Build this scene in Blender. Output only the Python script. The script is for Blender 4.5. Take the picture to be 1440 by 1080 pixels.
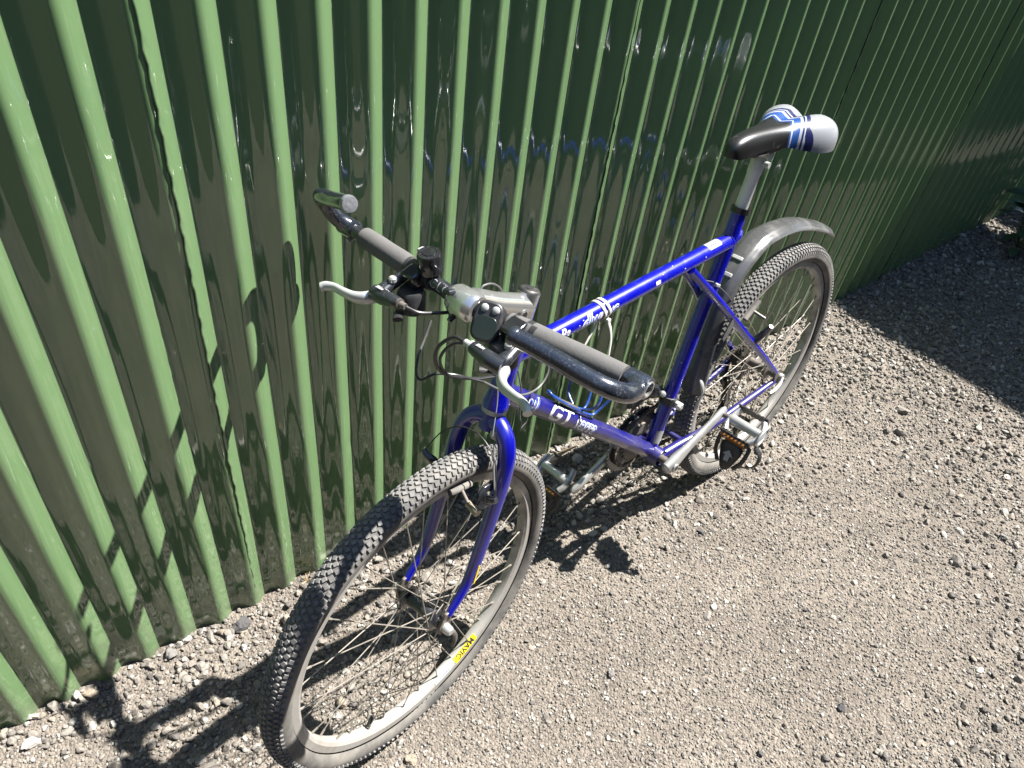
import bpy, math, random
import numpy as np
from mathutils import Matrix, Vector

# ------------------------------------------------------------------ camera, sky, sun, exposure
for o in list(bpy.data.objects):
    bpy.data.objects.remove(o)
scene = bpy.context.scene
COL = scene.collection
R_ = math.radians

CAM = np.array([1.5977, 0.5277, 1.5679])
CAM_ROWS = np.array([[-0.7202, 0.6852, 0.1087], [0.4081, 0.5452, -0.7322], [-0.561, -0.483, -0.6723]])  # right, down, forward
FPX = 1090.09
cam_data = bpy.data.cameras.new('camera')
cam_data.sensor_width = 36.0
cam_data.lens = 36.0 * FPX / 1440.0
cam_data.clip_start = 0.02
cam_data.clip_end = 500.0
cam = bpy.data.objects.new('camera', cam_data)
COL.objects.link(cam)
r_, d_, f_ = CAM_ROWS
cam.matrix_world = Matrix(((r_[0], -d_[0], -f_[0], CAM[0]), (r_[1], -d_[1], -f_[1], CAM[1]), (r_[2], -d_[2], -f_[2], CAM[2]), (0, 0, 0, 1)))
scene.camera = cam

SUN = Vector((0.615, -0.25, -1.0)).normalized()          # direction the light travels
elev = math.asin(-SUN.z)
azim = math.atan2(-SUN.x, -SUN.y)
world = bpy.data.worlds.new('World')
scene.world = world
world.use_nodes = True
wn = world.node_tree.nodes
wl = world.node_tree.links
wn.clear()
sky = wn.new('ShaderNodeTexSky')
sky.sky_type = 'NISHITA'
sky.sun_disc = False
sky.sun_elevation = elev
sky.sun_rotation = azim
sky.air_density = 1.25
sky.dust_density = 0.1
sky.ozone_density = 3.0
bg = wn.new('ShaderNodeBackground')
bg.inputs['Strength'].default_value = 0.065
wo = wn.new('ShaderNodeOutputWorld')
wl.new(sky.outputs[0], bg.inputs[0])
wl.new(bg.outputs[0], wo.inputs[0])

sun_data = bpy.data.lights.new('sun', 'SUN')
sun_data.energy = 5.0
sun_data.angle = R_(0.55)
sun_data.color = (1.0, 0.96, 0.90)
sun = bpy.data.objects.new('sun', sun_data)
COL.objects.link(sun)
sun.rotation_euler = SUN.to_track_quat('-Z', 'Y').to_euler()
sun.location = (-3, 2, 6)

scene.view_settings.view_transform = 'Standard'
scene.view_settings.look = 'None'
scene.view_settings.exposure = 2.2
scene.view_settings.gamma = 1.0
scene.view_settings.use_curve_mapping = False

rng = np.random.default_rng(7)
random.seed(7)


# ------------------------------------------------------------------ materials
def pbr(name, col, rough=0.5, metal=0.0, coat=0.0, coat_rough=0.08, var=0.12, vscale=25.0, rvar=0.08,
        dust=None, bump=None, spec=0.5, stretch=None):
    """procedural Principled material; dust = (colour, amount 0..1, scale, roughness) laid on in noisy patches"""
    k = 0.80 if metal > 0.3 else 0.62
    col = tuple(c * k for c in col)
    if dust:
        dust = (tuple(c * 0.62 for c in dust[0]), *dust[1:])
    m = bpy.data.materials.new(name)
    m.use_nodes = True
    n, l = m.node_tree.nodes, m.node_tree.links
    b = n['Principled BSDF']
    tc = n.new('ShaderNodeTexCoord')
    mp = n.new('ShaderNodeMapping')
    l.new(tc.outputs['Object'], mp.inputs[0])
    if stretch:
        mp.inputs['Scale'].default_value = stretch
    nz = n.new('ShaderNodeTexNoise')
    nz.inputs['Scale'].default_value = vscale
    nz.inputs['Detail'].default_value = 6
    l.new(mp.outputs[0], nz.inputs['Vector'])
    hsv = n.new('ShaderNodeMixRGB')
    hsv.blend_type = 'MIX'
    hsv.inputs[1].default_value = (*[c * (1 - var) for c in col], 1)
    hsv.inputs[2].default_value = (*[min(1, c * (1 + var)) for c in col], 1)
    l.new(nz.outputs[0], hsv.inputs[0])
    out = hsv.outputs[0]
    rm = n.new('ShaderNodeMapRange')
    rm.inputs[3].default_value = max(0.02, rough - rvar)
    rm.inputs[4].default_value = min(1, rough + rvar)
    l.new(nz.outputs[0], rm.inputs[0])
    rout = rm.outputs[0]
    if dust:
        dc, da, ds, dr = dust
        n2 = n.new('ShaderNodeTexNoise')
        n2.inputs['Scale'].default_value = ds
        n2.inputs['Detail'].default_value = 8
        n2.inputs['Roughness'].default_value = 0.65
        l.new(tc.outputs['Object'], n2.inputs['Vector'])
        mr = n.new('ShaderNodeMapRange')
        mr.inputs[1].default_value = 0.62 - 0.45 * da
        mr.inputs[2].default_value = 0.78 - 0.25 * da
        mr.inputs[4].default_value = min(1.0, da + 0.25)
        l.new(n2.outputs[0], mr.inputs[0])
        mx = n.new('ShaderNodeMixRGB')
        mx.inputs[2].default_value = (*dc, 1)
        l.new(mr.outputs[0], mx.inputs[0])
        l.new(out, mx.inputs[1])
        out = mx.outputs[0]
        mr2 = n.new('ShaderNodeMixRGB')
        mr2.inputs[2].default_value = (dr, dr, dr, 1)
        l.new(mr.outputs[0], mr2.inputs[0])
        l.new(rout, mr2.inputs[1])
        rout = mr2.outputs[0]
        if metal:
            mm = n.new('ShaderNodeMapRange')
            mm.inputs[3].default_value = metal
            mm.inputs[4].default_value = 0.0
            l.new(mr.outputs[0], mm.inputs[0])
            l.new(mm.outputs[0], b.inputs['Metallic'])
        if coat:
            mm = n.new('ShaderNodeMapRange')
            mm.inputs[3].default_value = coat
            mm.inputs[4].default_value = 0.0
            l.new(mr.outputs[0], mm.inputs[0])
            l.new(mm.outputs[0], b.inputs['Coat Weight'])
    l.new(out, b.inputs['Base Color'])
    l.new(rout, b.inputs['Roughness'])
    if not (dust and metal):
        b.inputs['Metallic'].default_value = metal
    if not (dust and coat):
        b.inputs['Coat Weight'].default_value = coat
    b.inputs['Coat Roughness'].default_value = coat_rough
    b.inputs['Specular IOR Level'].default_value = spec
    if bump:
        bn = n.new('ShaderNodeBump')
        bn.inputs['Strength'].default_value = bump[1]
        bn.inputs['Distance'].default_value = bump[2] if len(bump) > 2 else 0.001
        n3 = n.new('ShaderNodeTexNoise')
        n3.inputs['Scale'].default_value = bump[0]
        n3.inputs['Detail'].default_value = 5
        l.new(mp.outputs[0], n3.inputs['Vector'])
        l.new(n3.outputs[0], bn.inputs['Height'])
        l.new(bn.outputs[0], b.inputs['Normal'])
    return m


DUST = (0.20, 0.177, 0.147)
M = {}
M['blue'] = pbr('blue_paint', (0.0010, 0.0025, 0.33), 0.28, coat=1.0, coat_rough=0.04, var=0.15, vscale=40, dust=((0.035, 0.03, 0.16), 0.13, 60, 0.5))
M['blue_dusty'] = pbr('dusty_blue_paint', (0.005, 0.005, 0.16), 0.35, coat=0.8, coat_rough=0.12, var=0.2, vscale=30, dust=((0.043, 0.034, 0.088), 0.46, 20, 0.6))
M['blue_fork'] = pbr('fork_blue_paint', (0.0012, 0.0025, 0.27), 0.30, coat=1.0, coat_rough=0.06, var=0.2, vscale=30, dust=((0.03, 0.027, 0.11), 0.08, 24, 0.5))
M['alu'] = pbr('brushed_aluminium', (0.50, 0.50, 0.485), 0.34, metal=0.6, var=0.08, vscale=60, rvar=0.08, dust=((0.30, 0.27, 0.22), 0.12, 30, 0.6))
M['alu_dull'] = pbr('dull_aluminium', (0.40, 0.40, 0.385), 0.45, metal=0.4, var=0.12, vscale=50, dust=((0.22, 0.20, 0.165), 0.25, 30, 0.7))
M['post'] = pbr('satin_seat_post', (0.80, 0.80, 0.78), 0.42, metal=0.15, var=0.08, vscale=50, dust=((0.45, 0.36, 0.25), 0.10, 40, 0.7))
M['lever'] = pbr('silver_lever', (0.50, 0.51, 0.49), 0.33, metal=0.45, var=0.06, vscale=80)
M['chrome'] = pbr('worn_chrome', (0.66, 0.66, 0.65), 0.17, metal=0.85, var=0.12, vscale=70, rvar=0.10, dust=((0.34, 0.30, 0.24), 0.06, 45, 0.6))
M['black_metal'] = pbr('black_anodised', (0.022, 0.024, 0.03), 0.28, coat=0.5, coat_rough=0.12, var=0.3, vscale=60, dust=((0.22, 0.23, 0.25), 0.08, 90, 0.55))
M['black_scratched'] = pbr('scratched_black', (0.02, 0.024, 0.034), 0.22, coat=0.7, coat_rough=0.12, var=0.3, vscale=80, dust=((0.34, 0.35, 0.37), 0.14, 300, 0.45), bump=(260, 0.35, 0.0006))
M['black_plastic'] = pbr('black_plastic', (0.025, 0.025, 0.027), 0.45, var=0.25, vscale=60, dust=(DUST, 0.16, 40, 0.8))
M['black_shiny'] = pbr('black_shiny_plastic', (0.016, 0.016, 0.018), 0.16, coat=0.4, var=0.2, vscale=50, dust=(DUST, 0.06, 50, 0.7))
M['grip'] = pbr('grey_foam_grip', (0.105, 0.102, 0.10), 0.85, var=0.22, vscale=45, bump=(260, 0.35, 0.001))
M['rubber'] = pbr('tyre_sidewall', (0.075, 0.073, 0.070), 0.8, var=0.2, vscale=30, dust=((0.24, 0.222, 0.195), 0.58, 16, 0.95), bump=(160, 0.25, 0.001))
M['tread'] = pbr('tyre_tread', (0.085, 0.086, 0.090), 0.75, var=0.3, vscale=70, dust=((0.235, 0.227, 0.215), 0.66, 30, 0.95), bump=(300, 0.3, 0.001))
M['rim'] = pbr('dusty_rim', (0.42, 0.41, 0.39), 0.42, metal=0.5, var=0.12, vscale=25, dust=((0.215, 0.187, 0.15), 0.50, 14, 0.85), bump=(120, 0.15, 0.0006))
M['rim_bed'] = pbr('dusty_rim_bed', (0.58, 0.55, 0.50), 0.6, metal=0.25, var=0.15, vscale=30, dust=((0.42, 0.37, 0.30), 0.55, 18, 0.9), bump=(150, 0.3, 0.0008))
M['spoke'] = pbr('dull_spoke', (0.34, 0.31, 0.27), 0.40, metal=0.6, var=0.2, vscale=40, dust=((0.17, 0.14, 0.11), 0.40, 30, 0.8))
M['steel'] = pbr('dirty_steel', (0.16, 0.145, 0.13), 0.45, metal=0.7, var=0.3, vscale=60, dust=((0.10, 0.082, 0.064), 0.45, 40, 0.85))
M['chain'] = pbr('greasy_chain', (0.085, 0.076, 0.066), 0.5, metal=0.6, var=0.3, vscale=90, dust=((0.10, 0.085, 0.07), 0.4, 60, 0.9))
M['brass'] = pbr('brass_bolt', (0.30, 0.26, 0.19), 0.38, metal=0.7, var=0.2, vscale=80)
M['white_tie'] = pbr('white_nylon', (0.74, 0.72, 0.66), 0.4, var=0.06, vscale=60)
M['white_print'] = pbr('worn_white_print', (0.76, 0.76, 0.78), 0.4, coat=0.6, var=0.10, vscale=120, dust=((0.10, 0.10, 0.26), 0.20, 150, 0.5))
M['blue_print'] = pbr('light_blue_print', (0.02, 0.09, 0.52), 0.4, coat=0.6, var=0.2, vscale=120)
M['black_print'] = pbr('black_print', (0.02, 0.02, 0.02), 0.5, var=0.2, vscale=90)
M['yellow'] = pbr('yellow_sticker', (0.83, 0.62, 0.01), 0.4, var=0.06, vscale=90)
M['cage'] = pbr('blue_cage_coating', (0.012, 0.06, 0.30), 0.35, coat=0.6, var=0.2, vscale=60, dust=((0.45, 0.47, 0.5), 0.16, 70, 0.6))
M['guard'] = pbr('grey_mudguard_plastic', (0.075, 0.076, 0.078), 0.28, coat=0.25, coat_rough=0.2, var=0.25, vscale=18, rvar=0.10, dust=((0.19, 0.187, 0.178), 0.28, 16, 0.65), bump=(90, 0.12, 0.001))
M['reflector'] = pbr('amber_reflector', (0.24, 0.085, 0.008), 0.25, coat=0.8, var=0.25, vscale=120)
M['red'] = pbr('red_reflector', (0.35, 0.02, 0.015), 0.2, coat=0.6, var=0.2, vscale=100)
M['grey_plastic'] = pbr('light_grey_plastic', (0.36, 0.365, 0.365), 0.45, var=0.08, vscale=60, dust=(DUST, 0.08, 60, 0.8))
M['screen'] = pbr('lcd_screen', (0.016, 0.024, 0.016), 0.32, coat=0.0, var=0.2, vscale=40)
M['clear_film'] = pbr('clear_end_plug', (0.28, 0.29, 0.31), 0.22, metal=0.3, coat=0.5, var=0.35, vscale=160, bump=(180, 0.6, 0.001))
M['cable_black'] = pbr('black_cable_housing', (0.022, 0.022, 0.024), 0.4, var=0.2, vscale=40)
M['cable_grey'] = pbr('silver_grey_housing', (0.11, 0.11, 0.108), 0.35, var=0.1, vscale=40)
M['wood_stick'] = pbr('dry_wood', (0.30, 0.21, 0.125), 0.8, var=0.35, vscale=90, stretch=(0.15, 1, 1), bump=(200, 0.4, 0.001))
M['stone_dark'] = pbr('dark_stone', (0.075, 0.073, 0.075), 0.9, var=0.45, vscale=60, bump=(150, 0.6, 0.002))
M['stone_pale'] = pbr('pale_stone', (0.42, 0.40, 0.365), 0.85, var=0.18, vscale=60, bump=(150, 0.5, 0.002))
M['stone_grey'] = pbr('grey_stone', (0.18, 0.17, 0.16), 0.9, var=0.3, vscale=60, bump=(150, 0.6, 0.002))
M['stone_tan'] = pbr('tan_stone', (0.30, 0.245, 0.185), 0.9, var=0.2, vscale=60, bump=(150, 0.6, 0.002))
M['leaf'] = pbr('green_leaf', (0.045, 0.095, 0.035), 0.45, var=0.35, vscale=30)
M['leaf_dry'] = pbr('dry_leaf', (0.55, 0.42, 0.27), 0.8, var=0.3, vscale=40)
M['stem'] = pbr('plant_stem', (0.07, 0.09, 0.04), 0.7, var=0.3, vscale=40)
M['boards'] = pbr('dark_stained_boards', (0.040, 0.032, 0.026), 0.75, var=0.4, vscale=9, stretch=(4, 4, 0.3), bump=(30, 0.5, 0.004))
M['roof'] = pbr('dark_roof_sheet', (0.05, 0.05, 0.05), 0.8, var=0.25, vscale=12)


def saddle_material():
    m = bpy.data.materials.new('saddle_cover')
    m.use_nodes = True
    n, l = m.node_tree.nodes, m.node_tree.links
    b = n['Principled BSDF']
    tc = n.new('ShaderNodeTexCoord')
    sp = n.new('ShaderNodeSeparateXYZ')
    l.new(tc.outputs['Object'], sp.inputs[0])

    def mth(op, a, c=None):
        q = n.new('ShaderNodeMath')
        q.operation = op
        for i, s in enumerate((a, c)):
            if s is None:
                continue
            if isinstance(s, (int, float)):
                q.inputs[i].default_value = s
            else:
                l.new(s, q.inputs[i])
        return q.outputs[0]
    ay = mth('ABSOLUTE', sp.outputs[1])
    # zig-zag wave across the saddle so that the printed border has a flame-like edge
    zig = mth('MULTIPLY', mth('PINGPONG', mth('ADD', ay, 0.010), 0.030), 0.95)
    d = mth('ADD', mth('SUBTRACT', sp.outputs[0], mth('MULTIPLY', ay, 0.55)), zig)
    mr = n.new('ShaderNodeMapRange')
    mr.inputs[1].default_value = 0.05
    mr.inputs[2].default_value = 0.35
    l.new(d, mr.inputs[0])
    cr = n.new('ShaderNodeValToRGB')
    cr.color_ramp.interpolation = 'CONSTANT'
    els = [(0.0, (0.160, 0.168, 0.182)), (0.315, (0.005, 0.008, 0.05)), (0.36, (0.26, 0.28, 0.31)), (0.378, (0.005, 0.012, 0.07)),
           (0.40, (0.24, 0.25, 0.28)), (0.43, (0.008, 0.040, 0.16)), (0.515, (0.26, 0.28, 0.31)), (0.53, (0.008, 0.035, 0.13)), (0.55, (0.006, 0.006, 0.0065))]
    e = cr.color_ramp.elements
    e[0].position, e[0].color = els[0][0], (*els[0][1], 1)
    e[1].position, e[1].color = els[1][0], (*els[1][1], 1)
    for p, c in els[2:]:
        q = e.new(p)
        q.color = (*c, 1)
    l.new(mr.outputs[0], cr.inputs[0])
    nz = n.new('ShaderNodeTexNoise')
    nz.inputs['Scale'].default_value = 55
    nz.inputs['Detail'].default_value = 9
    l.new(tc.outputs['Object'], nz.inputs['Vector'])
    mx = n.new('ShaderNodeMixRGB')
    mx.inputs[2].default_value = (0.075, 0.075, 0.08, 1)
    wear = n.new('ShaderNodeMapRange')
    wear.inputs[1].default_value = 0.64
    wear.inputs[2].default_value = 0.75
    wear.inputs[4].default_value = 0.5
    l.new(nz.outputs[0], wear.inputs[0])
    l.new(wear.outputs[0], mx.inputs[0])
    l.new(cr.outputs[0], mx.inputs[1])
    l.new(mx.outputs[0], b.inputs['Base Color'])
    b.inputs['Roughness'].default_value = 0.36
    b.inputs['Coat Weight'].default_value = 0.25
    b.inputs['Coat Roughness'].default_value = 0.25
    bn = n.new('ShaderNodeBump')
    bn.inputs['Strength'].default_value = 0.12
    bn.inputs['Distance'].default_value = 0.001
    n3 = n.new('ShaderNodeTexNoise')
    n3.inputs['Scale'].default_value = 300
    l.new(tc.outputs['Object'], n3.inputs['Vector'])
    l.new(n3.outputs[0], bn.inputs['Height'])
    l.new(bn.outputs[0], b.inputs['Normal'])
    return m


M['saddle'] = saddle_material()


def fence_material():
    m = bpy.data.materials.new('glossy_green_fence_paint')
    m.use_nodes = True
    n, l = m.node_tree.nodes, m.node_tree.links
    b = n['Principled BSDF']
    tc = n.new('ShaderNodeTexCoord')
    mp = n.new('ShaderNodeMapping')
    mp.inputs['Scale'].default_value = (1, 1, 0.16)
    l.new(tc.outputs['Object'], mp.inputs[0])
    nz = n.new('ShaderNodeTexNoise')
    nz.inputs['Scale'].default_value = 9
    nz.inputs['Detail'].default_value = 7
    l.new(mp.outputs[0], nz.inputs['Vector'])
    mx = n.new('ShaderNodeMixRGB')
    mx.inputs[1].default_value = (0.094, 0.158, 0.071, 1)
    mx.inputs[2].default_value = (0.107, 0.177, 0.082, 1)
    l.new(nz.outputs[0], mx.inputs[0])
    # splashed mud and stone dust on the foot of the sheets
    sp = n.new('ShaderNodeSeparateXYZ')
    l.new(tc.outputs['Object'], sp.inputs[0])
    n2 = n.new('ShaderNodeTexNoise')
    n2.inputs['Scale'].default_value = 26
    n2.inputs['Detail'].default_value = 9
    n2.inputs['Roughness'].default_value = 0.7
    l.new(tc.outputs['Object'], n2.inputs['Vector'])
    ad = n.new('ShaderNodeMath')
    ad.operation = 'MULTIPLY_ADD'
    ad.inputs[1].default_value = -1.25
    l.new(sp.outputs[2], ad.inputs[0])
    l.new(n2.outputs[0], ad.inputs[2])
    mr = n.new('ShaderNodeMapRange')
    mr.inputs[1].default_value = 0.36
    mr.inputs[2].default_value = 0.62
    mr.inputs[4].default_value = 0.7
    l.new(ad.outputs[0], mr.inputs[0])
    m2 = n.new('ShaderNodeMixRGB')
    m2.inputs[2].default_value = (0.080, 0.080, 0.060, 1)
    l.new(mr.outputs[0], m2.inputs[0])
    l.new(mx.outputs[0], m2.inputs[1])
    l.new(m2.outputs[0], b.inputs['Base Color'])
    r = n.new('ShaderNodeMapRange')
    r.inputs[3].default_value = 0.045
    r.inputs[4].default_value = 0.5
    r.inputs[2].default_value = 0.55
    l.new(mr.outputs[0], r.inputs[0])
    l.new(r.outputs[0], b.inputs['Roughness'])
    b.inputs['IOR'].default_value = 1.72
    # brush marks and runs in the thick gloss paint
    mp2 = n.new('ShaderNodeMapping')
    mp2.inputs['Scale'].default_value = (1, 1, 0.05)
    l.new(tc.outputs['Object'], mp2.inputs[0])
    n3 = n.new('ShaderNodeTexNoise')
    n3.inputs['Scale'].default_value = 170
    n3.inputs['Detail'].default_value = 3
    l.new(mp2.outputs[0], n3.inputs['Vector'])
    n4 = n.new('ShaderNodeTexNoise')
    n4.inputs['Scale'].default_value = 34
    n4.inputs['Detail'].default_value = 4
    l.new(tc.outputs['Object'], n4.inputs['Vector'])
    a4 = n.new('ShaderNodeMath')
    a4.operation = 'MULTIPLY_ADD'
    a4.inputs[1].default_value = 1.0
    l.new(n4.outputs[0], a4.inputs[0])
    l.new(n3.outputs[0], a4.inputs[2])
    bn = n.new('ShaderNodeBump')
    bn.inputs['Strength'].default_value = 0.07
    bn.inputs['Distance'].default_value = 0.0012
    l.new(a4.outputs[0], bn.inputs['Height'])
    l.new(bn.outputs[0], b.inputs['Normal'])
    return m


M['fence'] = fence_material()


def ground_material():
    m = bpy.data.materials.new('gravel_dirt')
    m.use_nodes = True
    n, l = m.node_tree.nodes, m.node_tree.links
    b = n['Principled BSDF']
    tc = n.new('ShaderNodeTexCoord')
    n1 = n.new('ShaderNodeTexNoise')
    n1.inputs['Scale'].default_value = 3.0
    n1.inputs['Detail'].default_value = 10
    n1.inputs['Roughness'].default_value = 0.7
    l.new(tc.outputs['Object'], n1.inputs['Vector'])
    cr = n.new('ShaderNodeValToRGB')
    cr.color_ramp.elements[0].position = 0.3
    cr.color_ramp.elements[0].color = (0.080, 0.069, 0.058, 1)
    cr.color_ramp.elements[1].position = 0.7
    cr.color_ramp.elements[1].color = (0.142, 0.124, 0.104, 1)
    l.new(n1.outputs[0], cr.inputs[0])
    v = n.new('ShaderNodeTexVoronoi')
    v.inputs['Scale'].default_value = 210
    l.new(tc.outputs['Object'], v.inputs['Vector'])
    hs = n.new('ShaderNodeSeparateColor')
    l.new(v.outputs['Color'], hs.inputs[0])
    mr = n.new('ShaderNodeMapRange')
    mr.inputs[3].default_value = 0.72
    mr.inputs[4].default_value = 1.35
    l.new(hs.outputs[0], mr.inputs[0])
    mx = n.new('ShaderNodeMixRGB')
    mx.blend_type = 'MULTIPLY'
    mx.inputs[0].default_value = 1.0
    l.new(cr.outputs[0], mx.inputs[1])
    l.new(mr.outputs[0], mx.inputs[2])
    l.new(mx.outputs[0], b.inputs['Base Color'])
    b.inputs['Roughness'].default_value = 0.95
    b.inputs['Specular IOR Level'].default_value = 0.2
    n3 = n.new('ShaderNodeTexNoise')
    n3.inputs['Scale'].default_value = 120
    n3.inputs['Detail'].default_value = 8
    l.new(tc.outputs['Object'], n3.inputs['Vector'])
    ma = n.new('ShaderNodeMath')
    ma.operation = 'SUBTRACT'
    l.new(n3.outputs[0], ma.inputs[0])
    l.new(v.outputs['Distance'], ma.inputs[1])
    bn = n.new('ShaderNodeBump')
    bn.inputs['Strength'].default_value = 0.9
    bn.inputs['Distance'].default_value = 0.004
    l.new(ma.outputs[0], bn.inputs['Height'])
    l.new(bn.outputs[0], b.inputs['Normal'])
    return m


def pebble_material():
    m = bpy.data.materials.new('pebble_stone')
    m.use_nodes = True
    n, l = m.node_tree.nodes, m.node_tree.links
    b = n['Principled BSDF']
    g = n.new('ShaderNodeNewGeometry')
    cr = n.new('ShaderNodeValToRGB')
    e = cr.color_ramp.elements
    e[0].position, e[0].color = 0.0, (0.0852, 0.0792, 0.0749, 1)
    e[1].position, e[1].color = 1.0, (0.3537, 0.3375, 0.3056, 1)
    for p, c in [(0.05, (0.1061, 0.0973, 0.0882)), (0.25, (0.1556, 0.1421, 0.1258)), (0.50, (0.1875, 0.1691, 0.1471)), (0.72, (0.2122, 0.1955, 0.1741)), (0.80, (0.2051, 0.1741, 0.1386)), (0.85, (0.2547, 0.2416, 0.2203)), (0.93, (0.3254, 0.3091, 0.2771))]:
        q = e.new(p)
        q.color = (*c, 1)
    l.new(g.outputs['Random Per Island'], cr.inputs[0])
    tc = n.new('ShaderNodeTexCoord')
    nz = n.new('ShaderNodeTexNoise')
    nz.inputs['Scale'].default_value = 260
    nz.inputs['Detail'].default_value = 6
    l.new(tc.outputs['Object'], nz.inputs['Vector'])
    mr = n.new('ShaderNodeMapRange')
    mr.inputs[3].default_value = 0.52
    mr.inputs[4].default_value = 1.06
    l.new(nz.outputs[0], mr.inputs[0])
    mx = n.new('ShaderNodeMixRGB')
    mx.blend_type = 'MULTIPLY'
    mx.inputs[0].default_value = 1.0
    l.new(cr.outputs[0], mx.inputs[1])
    l.new(mr.outputs[0], mx.inputs[2])
    l.new(mx.outputs[0], b.inputs['Base Color'])
    b.inputs['Roughness'].default_value = 0.9
    b.inputs['Specular IOR Level'].default_value = 0.25
    bn = n.new('ShaderNodeBump')
    bn.inputs['Strength'].default_value = 0.5
    bn.inputs['Distance'].default_value = 0.001
    l.new(nz.outputs[0], bn.inputs['Height'])
    l.new(bn.outputs[0], b.inputs['Normal'])
    return m


M['ground'] = ground_material()
M['pebble'] = pebble_material()


# ------------------------------------------------------------------ mesh helpers
def V(*a):
    return np.array(a, float)


def unit(v):
    v = np.asarray(v, float)
    return v / (np.linalg.norm(v) + 1e-12)


def spline(pts, n=8):
    """Catmull-Rom through the points"""
    p = np.asarray(pts, float)
    q = np.vstack([2 * p[0] - p[1], p, 2 * p[-1] - p[-2]])
    out = []
    for i in range(len(p) - 1):
        a, b, c, d = q[i], q[i + 1], q[i + 2], q[i + 3]
        for t in np.linspace(0, 1, n, endpoint=False):
            out.append(0.5 * (2 * b + (c - a) * t + (2 * a - 5 * b + 4 * c - d) * t * t + (3 * b - a - 3 * c + d) * t ** 3))
    out.append(p[-1])
    return np.array(out)


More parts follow.
